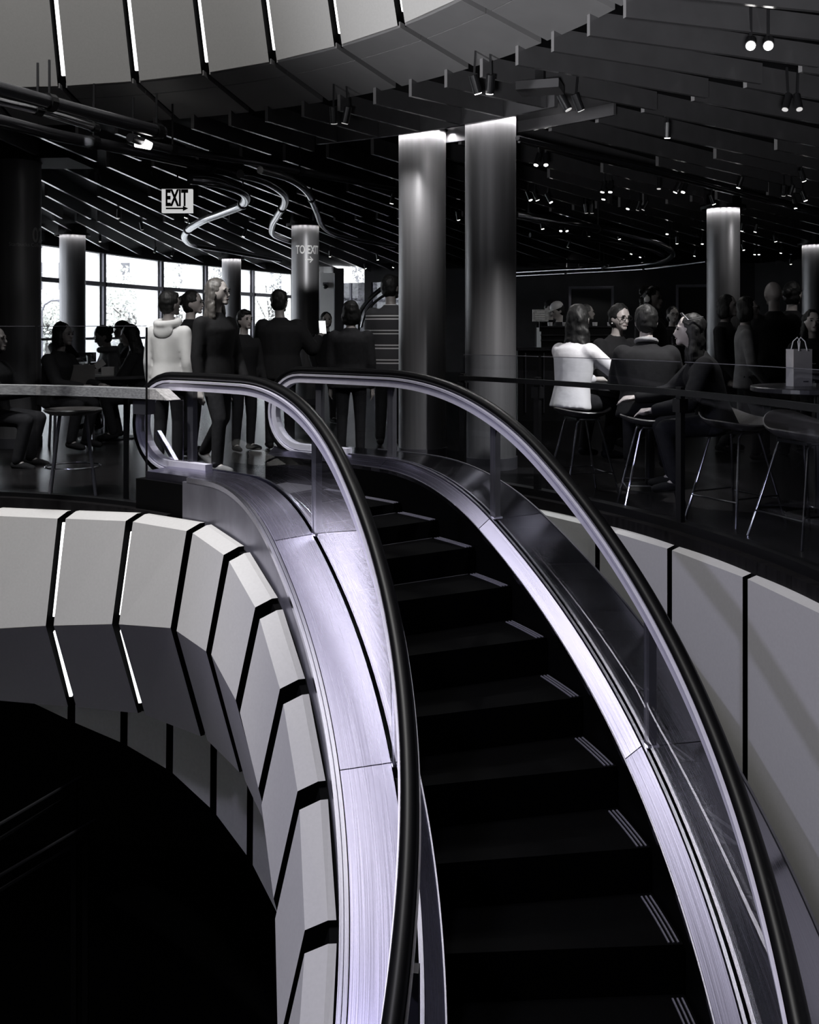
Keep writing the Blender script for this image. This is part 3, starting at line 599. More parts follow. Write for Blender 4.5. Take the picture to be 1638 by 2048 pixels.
REST = [(1585, 206, 2, 0), (1214, 375, 2, 1), (1209, 390, 1, 1), (1065, 392, 2, 1), (1098, 397, 1, 1), (1362, 376, 2, 1), (1318, 368, 1, 0), (1480, 366, 1, 1), (1605, 352, 1, 1), (1575, 382, 2, 0), (1608, 393, 1, 1),
        (1425, 400, 1, 1), (1258, 410, 1, 1), (1284, 412, 2, 0), (1178, 418, 2, 0), (1590, 408, 1, 1), (1084, 451, 1, 1), (1127, 456, 2, 1), (1172, 468, 2, 0), (1238, 472, 1, 1), (1335, 462, 1, 1), (1354, 481, 1, 1), (1405, 482, 1, 1),
        (1138, 489, 1, 0), (1264, 503, 1, 1), (1282, 510, 1, 1), (1390, 507, 1, 1), (1485, 455, 1, 1), (1512, 457, 1, 1), (1486, 495, 1, 1), (1514, 504, 2, 1), (1563, 501, 1, 1), (1550, 477, 1, 1), (1581, 524, 1, 1), (1158, 534, 1, 1), (1246, 534, 1, 1), (1077, 555, 1, 1),
        (916, 432, 1, 1), (935, 432, 1, 0), (785, 398, 1, 1), (489, 467, 1, 1), (283, 452, 1, 0), (237, 428, 1, 0), (374, 428, 1, 1), (660, 508, 1, 1), (730, 533, 1, 1), (755, 515, 1, 1), (788, 531, 1, 1), (200, 478, 1, 0), (310, 500, 1, 0), (345, 507, 1, 0)]
ORD = ['leftmost', 'second', 'third', 'fourth', 'fifth', 'sixth', 'seventh', 'eighth', 'ninth', 'tenth', 'eleventh', 'twelfth', 'thirteenth', 'fourteenth', 'fifteenth', 'sixteenth', 'seventeenth', 'eighteenth', 'nineteenth', 'twentieth']
def bay(x): return 'left of the paired columns' if x < 797 else ('between the paired columns' if x < 940 else ('right of the paired columns' if x < 1414 else 'beyond the spotlit column'))
cnt = {}
for x, y, n, on in sorted(REST):
    kd = ('lit' if on else 'unlit')+(' twin' if n == 2 else ' single'); key = (kd, bay(x)); i = cnt.get(key, 0); cnt[key] = i+1
    spot_fixture(x, y, n, on, k, '%s small %s ceiling spotlight %s%s' % (kd, 'black', bay(x), ', '+ORD[i]+(' from the left' if i else ' of them')), .95); k += 1
c = at(281, 285, 8.2); ll = empty('flood_lamp', tuple(c), label='bright flared floodlight between the pipes at upper left', cat='lamp')
mb = MB(); mb.tube([Vector((-.09, 0, .03)), Vector((-.03, 0, .01))], [.045, .05], 14); mb.build('housing', 'cbody', ll); mb = MB(); mb.tube([Vector((-.03, 0, .01)), Vector((.085, 0, -.03))], [.048, .03], 14); mb.build('reflector', 'lens', ll); mb = MB(); mb.bar((-.06, 0, .05), (-.06, 0, 3.06-c.z), .014); mb.build('stem', 'cbody', ll)
# flat access box between the beams
c = atz(1080, 184, 2.86); bx = empty('ceiling_speaker', tuple(c), label='flat grey box speaker between beams above the right paired column', cat='speaker')
mb = MB(); mb.box((0, 0, .03), (.30, .24, .06), -.3); mb.build('casing', 'beam', bx); mb = MB(); mb.box((0, 0, .13), (.06, .06, .16), -.3); mb.build('bracket', 'cbody', bx)
# wall camera
c = at(651, 570, 26.9); wc = empty('wall_camera', tuple(c), label='small dark camera mounted on the white wall pier', cat='camera')
mb = MB(); mb.box((0, .04, 0), (.14, .1, .14)); mb.build('bracket', 'post', wc); mb = MB(); mb.ell((0, -.05, -.04), (.07, .08, .07)); mb.build('dome', 'cbody', wc, True)
# ------------------------------------------------------------------ bar, stools, tables
br = empty('window_bar', tuple(pol(3.6, rad(20), 0)), label='long pale wooden bar ledge with slanted end beside the escalator newel', cat='bar counter')
zt = .79; v, f = polsweep([(3.545, zt-.068), (3.545, zt), (3.662, zt), (3.662, zt-.068)], rad(-10), rad(34.8), 40)
v[-4] = pol(3.545, rad(36.6), zt-.068); v[-1] = pol(3.662, rad(36.6), zt-.068)
obj('ledge', *rel((v, f), br), 'wood', br)
for a in (2, 29):
    mb = MB(); p = pol(3.62, rad(a), 0); mb.box((p.x, p.y, (zt-.068)/2), (.03, .03, zt-.068)); obj('leg', *rel((mb.v, mb.f), br), 'rail', br)
mb = MB(); p = pol(3.6, rad(32), 0); mb.box((p.x, p.y, zt-.125), (.13, .08, .1), -rad(32)); obj('bracket', *rel((mb.v, mb.f), br), 'post', br)
def stool(px, Y, label, yaw=0, h=.59, kind='round', sc_=1):
    c = at(px, HOR, Y); root = empty('bar_stool', (c.x, c.y, 0), yaw, label=label, cat='stool', group='bar stools')
    r = .205*sc_; mb = MB()
    mb.lathe([(.02, h-.035), (r*.75, h-.03), (r*.97, h-.008), (r, h+.004), (r*.97, h+.012), (r*.7, h-.004), (r*.3, h-.014), (.02, h-.016)], n=32)
    if kind == 'saddle': mb.v = [Vector((p.x*1.05, p.y, p.z+.10*max(0, p.y/r)**2*1.2+.03*(p.x/r)**2)) for p in mb.v]
    mb.build('seat', 'seat', root, True)
    if kind == 'round':
        for a in (45, 135, 225, 315):
            d = Vector((math.cos(rad(a)), math.sin(rad(a)), 0)); mb = MB(); mb.tube([d*r*.62+Vector((0, 0, h-.03)), d*r*1.08], .011, 8); mb.build('leg', 'post', root, True)
        mb = MB(); mb.tube([Vector((math.cos(a), math.sin(a), 0))*r*.93+Vector((0, 0, .2)) for a in [2*PI*j/24 for j in range(24)]], .007, 6, True); mb.build('foot_ring', 'chrome', root, True)
    else:
        for s in (-1, 1):            # two bent-wire frames of two legs each
            mb = MB(); y = s*r*.55; Y2 = s*r*.98
            mb.tube([(-r*.98, Y2, 0), (-r*.42, y, h-.075), (-r*.34, y, h-.045), (r*.34, y, h-.045), (r*.42, y, h-.075), (r*.98, Y2, 0)], .0085, 8); mb.build('leg_frame', 'chrome', root, True)
            mb = MB(); mb.tube([(-r*.82, s*r*.86, .17), (r*.82, s*r*.86, .17)], .006, 6); mb.build('foot_bar', 'chrome', root, True)
        for s in (-1, 1): mb = MB(); mb.tube([(s*r*.84, -r*.87, .15), (s*r*.84, r*.87, .15)], .006, 6); mb.build('foot_bar', 'chrome', root, True)
        mb = MB(); mb.box((0, 0, h-.042), (r*.9, r*1.1, .016)); mb.build('seat_bracket', 'rail', root)
    return root
stool(146, 7.40, 'round wooden bar stool tucked under the pale wooden bar', .3, .605)
stool(1164, 7.42, 'wire-legged bar stool under the person in the white jacket', .25, .59, 'saddle')
stool(1303, 6.80, 'wire-legged bar stool under the dark-suited man seen from behind', -.1, .59, 'saddle')
stool(1470, 6.35, 'empty-looking wire-legged bar stool with a turned-up seat, second from the right edge', .5, .60, 'saddle', 1.05)
stool(1612, 5.75, 'wire-legged bar stool nearest the camera at the right edge', .35, .60, 'saddle', 1.1)
def round_table(px, Y, r, z, label, m='table', name='round_table', leg='rail'):
    c = at(px, HOR, Y); root = empty(name, (c.x, c.y, 0), label=label, cat='table')
    mb = MB(); mb.lathe([(r*.97, z-.035), (r, z-.03), (r, z-.006), (r*.985, z)], n=48); mb.build('top', m, root)
    mb = MB(); mb.lathe([(.035, .02), (.035, z-.035)], n=20); mb.build('pedestal', leg, root, True); mb = MB(); mb.lathe([(r*.5, 0), (r*.5, .012), (.06, .03)], n=32); mb.build('foot', leg, root); return root
round_table(1640, 6.45, .42, .83, 'tall round table at the right edge carrying the paper bag')
round_table(1300, 7.65, .50, .78, 'tall dark table in the middle of the seated right-hand group')
round_table(215, 11.2, .62, .70, 'round café table behind the bar with boxes and papers')
round_table(190, 14.6, .55, .72, 'bright café table close to the windows')
# paper bag
c = at(1598, HOR, 6.5); bag = empty('paper_bag', (c.x, c.y, .83), .25, label='pale paper carrier bag standing on the tall round table', cat='bag')
W, D, Hh = .135, .08, .235
v = [(-W/2, -D/2, 0), (W/2, -D/2, 0), (W/2, D/2, 0), (-W/2, D/2, 0), (-W/2, -D/2, Hh), (W/2, -D/2, Hh), (W/2, D/2, Hh), (-W/2, D/2, Hh), (-W/2+.012, 0, Hh*.55), (W/2-.012, 0, Hh*.55)]
obj('bag_body', v, [(0, 3, 2, 1), (0, 1, 5, 4), (2, 3, 7, 6), (0, 4, 8), (4, 7, 8), (7, 3, 8), (3, 0, 8), (1, 9, 5), (5, 9, 6), (6, 9, 2), (2, 9, 1)], 'paper', bag)
for y in (-D/2-.002, D/2+.002):
    mb = MB(); mb.tube([(-.03, y, Hh-.01), (-.025, y*.6, Hh+.05), (0, y*.4, Hh+.075), (.025, y*.6, Hh+.05), (.03, y, Hh-.01)], .0035, 6); mb.build('handle', 'paperw', bag, True)
mb = MB(); mb.box((.02, -D/2-.001, .03), (.035, .001, .008)); mb.build('print_mark', 'post', bag)
# small things on tables
def cup(px, py, Y, label, m='cup', h=.1, r=.036, z=None):
    c = at(px, py, Y); root = empty('paper_cup', (c.x, c.y, z if z is not None else c.z), label=label, cat='cup')
    mb = MB(); mb.lathe([(r*.72, 0), (r, h)], n=20); mb.build('cup_body', m, root, True); mb = MB(); mb.lathe([(r*1.06, h), (r*1.06, h+.008), (r*.85, h+.014)], n=20); mb.build('lid', 'rail', root); return root
def carton(px, Y, z, d, label, rz=.2, m='paper', flap=True):
    c = at(px, HOR, Y); root = empty('carton', (c.x, c.y, z), rz, label=label, cat='box')
    mb = MB(); mb.box((0, 0, d[2]/2), d); mb.build('carton_body', m, root)
    if flap: mb = MB(); mb.bar((-d[0]/2, 0, d[2]), (-d[0]/2-d[0]*.3, 0, d[2]+d[0]*.45), (d[1], .004), (0, 1, 0)); mb.build('flap', m, root)
    return root
carton(216, 10.95, .70, (.13, .11, .09), 'pale open takeaway carton on the round café table behind the bar')
carton(186, 11.1, .70, (.09, .08, .06), 'smaller folded carton left of the open takeaway carton', .6)
carton(1377, 7.45, .78, (.10, .07, .035), 'small white box on the table of the seated right-hand group', .1, 'paperw', False)
cup(244, 0, 11.0, 'lidded cup right of the open takeaway carton', 'paper', .08, .03, .70); cup(152, 0, 11.3, 'dark lidded cup at the left of the round café table', 'rail', .09, .035, .70); cup(1343, 0, 7.7, 'clear cup on the table of the seated right-hand group', 'cup', .1, .034, .78)
cup(178, 0, 14.5, 'white cup on the bright café table by the windows', 'cup', .1, .036, .72)
for i, (px, dy, rz) in enumerate(((175, -.12, .3), (200, -.2, -.4))):
    c = at(px, HOR, 11.2+dy); o = MB(); o.box((0, 0, .004), (.16, .11, .008)); tag(o.build('paper_napkin', 'paperw', loc=(c.x, c.y, .701)), ('left' if i == 0 else 'right')+' one of two white paper sheets lying beside the cartons', 'paper', 'papers on the café table').rotation_euler = (0, 0, rz)
# dark chairs by the café table
def chair(px, Y, yaw, label):
    c = at(px, HOR, Y); root = empty('cafe_chair', (c.x, c.y, 0), yaw, label=label, cat='chair', group='dark café chairs')
    mb = MB(); mb.box((0, 0, .43), (.4, .4, .035)); mb.build('seat', 'seat', root); mb = MB(); mb.box((0, .19, .74), (.4, .025, .2)); mb.build('backrest', 'seat', root)
    for x in (-.17, .17):
        for y in (-.17, .18): mb = MB(); mb.bar((x*1.1, y*1.1, 0), (x, y, .83 if y > 0 else .42), .026); mb.build('leg', 'chrome', root)
    return root
chair(142, 10.3, PI*1.15, 'dark café chair of the silhouetted man nearest the left column'); chair(246, 13.5, .2, 'dark café chair under the man in the dark cap'); chair(240, 12.3, .2, 'dark café chair under the girl bending over the table'); chair(287, 11.3, -1.2, 'dark café chair beside the boy in the pale hoodie'); chair(165, 15.6, .3, 'dark café chair by the windows behind the slim column')
# ------------------------------------------------------------------ coffee bar at the back right
cb = empty('coffee_bar', tuple(at(1170, HOR, 13.6).xy)+(0,), .05, label='dark coffee bar counter in the back behind the white-jacketed guest', cat='counter')
mb = MB(); mb.box((0, 0, .46), (1.9, .6, .92)); mb.build('counter_body', 'wallb', cb); mb = MB(); mb.box((0, 0, .94), (1.98, .68, .04)); mb.build('worktop', 'chrome', cb)
for i in range(8): mb = MB(); mb.box((-.85+.24*i, -.31, .5), (.015, .02, .78)); mb.build('front_rib', 'post', cb)
em = empty('espresso_machine', tuple(at(1160, HOR, 13.5).xy)+(.96,), .05, label='long chrome-trimmed espresso machine on the coffee bar', cat='coffee machine')
mb = MB(); mb.box((0, 0, .13), (1.1, .34, .26)); mb.build('machine_body', 'rail', em)
for z in (.09, .16, .27): mb = MB(); mb.box((0, -.175, z), (1.12, .02, .018)); mb.build('trim', 'chrome', em)
for i in range(5): mb = MB(); mb.lathe([(.03, -.0), (.034, .055)], (-.4+.2*i, 0, .275), 14); mb.build('cup', 'cup', em)
sg = empty('menu_board', tuple(at(1081, 631, 13.3)), .1, label='small grey menu board standing on the coffee bar', cat='sign')
mb = MB(); mb.box((0, 0, 0), (.21, .02, .155)); mb.build('board', 'menu', sg); mb = MB(); mb.box((0, .01, -.13), (.03, .02, .16)); mb.build('stand', 'rail', sg)
for i in range(4): mb = MB(); mb.box((-.01 if i else 0, -.012, .045-.03*i), (.13 if i else .1, .002, .01)); mb.build('print_line', 'letter', sg)
gl = empty('glass_rack', tuple(at(1358, HOR, 12.4).xy)+(0,), label='tall wire rack with glasses behind the seated woman on the right', cat='rack')
for x in (-.2, .2):
    for y in (-.1, .1): mb = MB(); mb.bar((x, y, 0), (x, y, 1.22), .016); mb.build('upright', 'rail', gl)
for z in (.75, 1.0, 1.2): mb = MB(); mb.box((0, 0, z), (.44, .24, .012)); mb.build('shelf', 'chrome', gl)
for i in range(5): mb = MB(); mb.lathe([(.022, 0), (.03, .1)], (-.16+.08*i, 0, 1.006), 12); mb.build('drinking_glass', 'chrome', gl)
# back wall doors and pier
for i, px in enumerate((1180, 1395)):
    c = at(px, HOR, 25.9 if i == 0 else 24.9); d = tag(empty('door_%d' % (i+1), (c.x, c.y-.2, 0), -.3), kind='structure')
    mb = MB(); mb.box((0, 0, 1.1), (1.0, .05, 2.2)); mb.build('leaf', 'rail', d)
    for x in (-.53, .53): mb = MB(); mb.box((x, -.02, 1.13), (.06, .1, 2.26)); mb.build('jamb', 'post', d)
    mb = MB(); mb.box((0, -.02, 2.26), (1.12, .1, .06)); mb.build('lintel', 'post', d); mb = MB(); mb.box((.4, -.06, 1.05), (.03, .05, .2)); mb.build('handle', 'chrome', d)
# far stair rail seen through the passage
sr = empty('stair_rail', tuple(at(740, HOR, 25).xy)+(0,), label='pair of curved chrome stair rails rising behind the striped sweater', cat='handrail')
o_ = Vector(sr.location)
for pts, r in (([(716, 640), (722, 622), (738, 600), (760, 580), (785, 566), (800, 560)], .06), ([(722, 655), (730, 630), (748, 606), (770, 590), (800, 574)], .035)):
    mb = MB(); mb.tube([p-o_ for p in smooth_path([at(x, y, 25) for x, y in pts])], r, 10); mb.build('rail', 'tube', sr, True)
for x, y in ((718, 640), (790, 566)): mb = MB(); p = at(x, y, 25)-o_; mb.bar((p.x, p.y, 0), p, .05); mb.build('post', 'rail', sr)
# faint rails of the lower flight in the dark void
for i, (x0, y0, x1, y1) in enumerate(((-40, 1672, 165, 1552), (-40, 1775, 190, 1640))):
    a, b = at(x0, y0, 6.0), at(x1, y1, 7.6); r_ = empty('lower_rail', tuple(a), label='%s faint dark rail of the lower flight in the void' % ('upper' if i == 0 else 'lower'), cat='handrail', group='rails of the lower flight')
    for d in (0, .09): mb = MB(); mb.tube([Vector((0, 0, -d)), b-a-Vector((0, 0, d))], .012, 8); mb.build('rail', 'cbody', r_, True)
    for u in (.1, .9): p = (b-a)*u; mb = MB(); mb.bar(p, (p.x, p.y, -4.55-a.z), .04); mb.build('post', 'black', r_)
# lamps that belong to the ceiling spotlights: pools of light on tables and people
for p, q, e in (((2.0, 6.2, 2.8), (1.35, 7.35, .9), 420), ((-.1, 8.6, 2.8), (-.35, 10.3, 1.3), 70), ((1.1, 9.6, 2.8), (1.6, 8.2, 1.1), 30), ((4.2, 9.4, 2.75), (3.9, 10.6, 1.3), 26), ((3.2, 12, 2.75), (2.2, 13.6, 1), 40), ((2.4, 11, 2.75), (2.9, 8, 1.1), 16), ((-2.0, 7.6, 2.8), (-2.05, 8.75, 1.1), 110), ((4.0, 23.5, 2.75), (4.2, 25.8, 1.9), 30)):
    light('SPOT', p, q, e, .04, (1, .98, .97), 70, .8)
# ------------------------------------------------------------------ people
PEND = []; HANDS = {}
TEX = bpy.data.textures.new('hair_clumps', 'CLOUDS'); TEX.noise_scale = .035; TEX.noise_depth = 2
def capsule(mb, a, b, r0, r1, n=12):
    a, b = Vector(a), Vector(b); t = (b-a).normalized()
    mb.tube([a-t*r0, a-t*r0*.75, a-t*r0*.3, a, b, b+t*r1*.3, b+t*r1*.75, b+t*r1], [r0*.12, r0*.66, r0*.95, r0, r1, r1*.95, r1*.66, r1*.12], n)
def fuse(mb, name, m, parent, vox, it=3):
    o = mb.build(name, m, parent, True); md = o.modifiers.new('r', 'REMESH'); md.mode = 'VOXEL'; md.voxel_size = vox; md.use_smooth_shade = True
    sm = o.modifiers.new('s', 'SMOOTH'); sm.factor = .5; sm.iterations = it; PEND.append(o); return o
ARM = dict(down=((.13, .03, -1), (.04, -.16, -1)), table=((.22, -.62, -.75), (-.35, -1, .06)), reach=((.2, -.85, -.5), (-.1, -1, .12)), phone=((.12, -.3, -.95), (-.32, -.9, .38)), low=((.16, -.15, -1), (-.15, -.55, -.8)), chin=((.1, -.7, -.7), (-.25, -.35, 1)), pocket=((.28, .12, -1), (-.25, -.3, -1)))
def person(label, px, Y, ytop, yaw, pose='stand', arms=('down', 'down'), top='cloth', legs='denim', skin='skin', hair='short', hm='hair', lean=0, hy=0, hp=0, bulk=1.0, h=None, topname='jacket', extra=(), far=False):
    ztop = HC+(HOR-ytop)/F*Y; c = at(px, HOR, Y); sit = pose == 'sit'
    if h is None: h = 1.47 if sit else ztop
    root = empty('person', (c.x, c.y, 0), yaw, label=label, cat='person', group='people in the café')
    zp = (ztop-.468*h*math.cos(lean)-.0*h) if sit else .52*h
    RL = Matrix.Rotation(lean, 3, 'X'); RH = Matrix.Rotation(lean*.3+hp, 3, 'X'); RH = Matrix.Rotation(hy, 3, 'Z') @ RH
    P = Vector((0, 0, zp)); tor = lambda x, y, z: P+RL @ Vector((x*h, y*h, z*h))
    NB = tor(0, .006, .298); HD = NB+RL @ Vector((0, -.012*h, .055*h))+Vector((0, -.008*h, .049*h))
    hd = lambda x, y, z: HD+RH @ Vector((x*h, y*h, z*h))
    body = MB()
    def ring(mb, cz, rx, ry, k=1, cy=0, n=20): return [tor(rx*k*math.cos(a), cy+ry*k*math.sin(a), cz) for a in [2*PI*j/n for j in range(n)]]
    TOR = [(-.05, .085, .062, .0), (0, .092, .066, .0), (.07, .082, .058, .0), (.15, .094, .064, -.002), (.215, .105, .066, -.002), (.248, .092, .055, .004), (.275, .064, .044, .006), (.295, .042, .038, .006), (.306, .034, .034, .006)]
    body.loft([ring(body, z, rx, ry, .88, cy) for z, rx, ry, cy in TOR])
    capsule(body, tor(0, .006, .27), hd(0, .012, -.04), .032*h, .030*h)
    def face(p):
        q = p.copy()
        if q.z < 0: q.x *= 1-.28*q.z*q.z; q.y = q.y*(1-.30*q.z*q.z) if q.y > 0 else q.y*(1-.06*q.z*q.z)
        if q.y < -.6: q.y = -.6+(q.y+.6)*.75
        return q
    body.ell(HD, (.0465*h, .058*h, .069*h), RH, 18, 14, face)
    capsule(body, hd(0, -.053, .004), hd(0, -.062, -.016), .0055*h, .0085*h, 8)           # nose
    body.ell(hd(0, -.044, -.052), (.018*h, .014*h, .013*h), RH)                            # chin
    body.ell(hd(0, -.047, -.034), (.017*h, .010*h, .008*h), RH)                            # mouth mound
    for s in (-1, 1):
        body.ell(hd(s*.047, .006, -.008), (.006*h, .013*h, .021*h), RH, 10, 8)             # ears
        body.ell(hd(s*.019, -.049, .016), (.013*h, .008*h, .005*h), RH, 8, 6)              # brows
    cl = MB(); cl.loft([ring(cl, z, rx, ry, 1.10*bulk if z < .25 else 1.06, cy) for z, rx, ry, cy in [(-.085 if not sit else -.045, .100, .072, 0)]+TOR[1:-1]+[(.303, .041, .040, .006)]])
    tr = MB(); tr.loft([ring(tr, z, rx, ry, 1.04) for z, rx, ry in ((-.06, .075, .06), (-.02, .093, .068), (.06, .086, .06))])
    shoes = []
    for s, arm in zip((-1, 1), arms):
        S = tor(s*.104, .004, .242); u, f_ = ARM[arm] if isinstance(arm, str) else arm
        u = RL @ Vector((u[0]*s, u[1], u[2])).normalized(); f_ = RL @ Vector((f_[0]*s, f_[1], f_[2])).normalized()
        E_ = S+u*.172*h; W_ = E_+f_*.150*h
        capsule(body, S, E_, .028*h, .022*h); capsule(body, E_, W_, .022*h, .0145*h)
        capsule(cl, S, E_, .039*h*bulk, .033*h*bulk); capsule(cl, E_, E_.lerp(W_, .93), .033*h*bulk, .024*h*bulk); cl.ell(S-RL @ Vector((s*.022*h, 0, 0)), (.044*h, .040*h, .036*h))
        # hand: palm, four fingers, thumb
        side = f_.cross(Vector((0, 0, 1))); side = (side.normalized() if side.length > .2 else Vector((s, 0, 0))); nrm = side.cross(f_).normalized()
        if arm in ('down', 'low', 'pocket'): side, nrm = nrm, side
        K = W_+f_*.05*h; capsule(body, W_, K, .014*h, .017*h, 10)
        for o_ in (-.5, .5): capsule(body, W_+f_*.012*h+side*o_*.014*h, K+side*o_*.02*h, .0095*h, .0085*h, 8)
        for j, L in enumerate((.040, .046, .043, .034)):
            b0 = K+side*(j-1.5)*.0115*h; k1 = b0+f_*L*.55*h-nrm*.004*h; k2 = k1+(f_*.75-nrm*.65).normalized()*L*.5*h
            capsule(body, b0, k1, .0054*h, .0050*h, 8); capsule(body, k1, k2, .0050*h, .0042*h, 8)
        tb = W_+f_*.02*h-side*.015*h; t1 = tb+(f_*.6-side*.75).normalized()*.024*h; capsule(body, tb, t1, .0065*h, .0058*h, 8); capsule(body, t1, t1+(f_*.95-side*.2).normalized()*.022*h, .0056*h, .0046*h, 8)
        HANDS[px, s] = (root, K+f_*.02*h, f_, nrm)
        Hp = P+Vector((s*.05*h, 0, -.012*h))
        if sit: Kn = Hp+Vector((s*.03*h, -.225*h, -.02*h)); An = Kn+Vector((0, .05*h, -.225*h)); toe = Vector((s*.1, -1, -.12))
        elif pose == 'walk': Kn = Hp+Vector((0, -.07*h if s < 0 else .0, -.232*h)); An = Kn+Vector((0, .015*h if s < 0 else .13*h, -.232*h if s < 0 else -.19*h)); toe = Vector((0, -1, -.02 if s < 0 else -.7))
        else: Kn = Hp+Vector((s*.008*h, -.008*h, -.238*h)); An = Vector((Kn.x+s*.004*h, .012*h, .04*h)); toe = Vector((s*.22, -1, 0))
        capsule(body, Hp, Kn, .042*h, .029*h); capsule(body, Kn, An, .029*h, .019*h); capsule(body, An, An+toe.normalized()*.06*h-Vector((0, 0, .018*h)), .019*h, .015*h)
        capsule(tr, Hp, Kn, .054*h, .040*h); capsule(tr, Kn, An+Vector((0, 0, .01*h)), .039*h, .031*h)
        sh = MB(); tn = toe.normalized(); zz = Vector((0, 0, -.016*h)); capsule(sh, An-tn*.018*h+zz, An+tn*.05*h+zz, .0225*h, .023*h); capsule(sh, An+tn*.05*h+zz, An+tn*.09*h+zz-Vector((0, 0, .003*h)), .023*h, .018*h)
        shoes.append(sh)
    vx = .014 if far else .0105
    fuse(body, 'body', skin, root, vx, 2)
    cm = fuse(cl, topname, top, root, .014, 5)
    if 'hood' in extra:
        hb = MB(); n = 14; pts = [tor(.062*math.cos(a), .012+.058*math.sin(a), .296-.012*math.sin(a)) for a in [2*PI*j/n for j in range(n)]]; hb.tube(pts, .023*h, 10, True)
        hb.ell(tor(0, .060, .252), (.066*h, .024*h, .056*h), RL); fuse(hb, 'hood', top, root, .012, 4)
    if 'collar' in extra:
        hb = MB(); n = 14; hb.tube([tor(.045*math.cos(a), .006+.045*math.sin(a), .305+.006*math.sin(a)) for a in [2*PI*j/n for j in range(n)]], .013*h, 8, True); fuse(hb, 'collar', 'clothg', root, .01, 2)
    fuse(tr, 'trousers', legs, root, .016, 4)
    for sh in shoes: fuse(sh, 'shoe', 'cloth' if 'whiteshoe' not in extra else 'clothg', root, .012, 2)
    if hair != 'bald':
        hb = MB(); hb.ell(hd(0, .014, .013), (.052*h, .058*h, .064*h), RH, 18, 12)
        if hair in ('long', 'wavy'):
            hb.ell(hd(0, .03, -.05), (.056*h, .036*h, .085*h), RH); hb.ell(hd(0, .035, -.125), (.06*h, .034*h, .075*h), RH)
            for s in (-1, 1): hb.ell(hd(s*.044, .016, -.03), (.013*h, .026*h, .075*h), RH); hb.ell(hd(s*.05, .008, -.1), (.016*h, .022*h, .06*h), RH)
            if hair == 'wavy':
                rr = random.Random(px)
                for j in range(16): hb.ell(hd(rr.uniform(-.06, .06), rr.uniform(.015, .055), rr.uniform(-.15, .03)), (.018*h, .018*h, .024*h), RH, 8, 6)
        elif hair == 'bob':
            hb.ell(hd(0, .022, -.03), (.058*h, .046*h, .062*h), RH)
            for s in (-1, 1): hb.ell(hd(s*.046, .004, -.03), (.016*h, .03*h, .05*h), RH)
        elif hair == 'bun': hb.ell(hd(0, .072, .01), (.028*h, .026*h, .028*h), RH); hb.ell(hd(0, .02, -.02), (.05*h, .045*h, .05*h), RH)
        elif hair == 'big':
            rr = random.Random(px+1)
            for j in range(26): a = rr.uniform(0, 6.28); zz = rr.uniform(-.04, .07); hb.ell(hd(.05*math.cos(a), .026+.04*math.sin(a), zz), (.022*h, .022*h, .022*h), RH, 8, 6)
        else: hb.ell(hd(0, .022, -.012), (.0485*h, .044*h, .05*h), RH); hb.ell(hd(0, -.022, .05), (.036*h, .026*h, .018*h), RH)
        ho = fuse(hb, 'hair', hm, root, .010 if not far else .014, 2); dm = ho.modifiers.new('d', 'DISPLACE'); dm.texture = TEX; dm.texture_coords = 'LOCAL'; dm.strength = .018; dm.mid_level = .35
    for s in (-1, 1):
        e = MB(); e.ell(hd(s*.0185, -.0525, .006), (.0075*h, .004*h, .0042*h), RH, 10, 8); e.build('eye', 'eye', root, True)
        e = MB(); e.ell(hd(s*.019, -.0555, .0185), (.0115*h, .004*h, .0022*h), RH, 10, 6); e.build('eyebrow', 'hair', root, True)
    e = MB(); e.ell(hd(0, -.0555, -.034), (.0145*h, .004*h, .0042*h), RH, 12, 8); e.build('mouth', 'lips', root, True)
    if 'glasses' in extra:
        g = MB()
        for s in (-1, 1):
            g.tube([hd(s*.021+.016*math.cos(a), -.0605, .004+.0125*math.sin(a)) for a in [2*PI*j/16 for j in range(16)]], .0016*h, 6, True); g.tube([hd(s*.037, -.060, .008), hd(s*.049, .004, .006)], .0014*h, 6)
        g.tube([hd(-.006, -.061, .006), hd(.006, -.061, .006)], .0014*h, 6); g.build('glasses', 'rail', root)
    if 'hairglasses' in extra:
        g = MB(); g.tube([hd(-.05, -.01, .045), hd(-.03, -.035, .075), hd(.03, -.035, .075), hd(.05, -.01, .045)], .003*h, 6); g.tube([hd(.05, -.01, .045), hd(.054, .05, .06)], .0022*h, 6); g.build('sunglasses', 'chrome', root)
    if 'earring' in extra:
        for s in (-1, 1): g = MB(); g.ell(hd(s*.051, .0, -.032), (.004*h, .004*h, .004*h)); g.build('earring', 'cup', root, True)
    for kind in ('whitecap', 'darkcap'):
        if kind in extra:
            m = 'cup' if kind == 'whitecap' else 'cloth'
            g = MB(); g.ell(hd(0, .008, .036), (.055*h, .064*h, .05*h), RH, 18, 10, lambda p: Vector((p.x, p.y, max(p.z, -.25)))); g.ell(hd(0, -.065, .026), (.042*h, .036*h, .006*h), RH); g.build('cap', m, root, True)
    if 'headphones' in extra:
        g = MB(); g.tube([hd(.056*math.cos(a), .008, .0+.080*math.sin(a)) for a in [PI*j/12 for j in range(13)]], .006*h, 8)
        for s in (-1, 1): g.ell(hd(s*.056, .008, -.004), (.014*h, .022*h, .026*h), RH)
        g.build('headphones', 'cup', root, True)
    return root
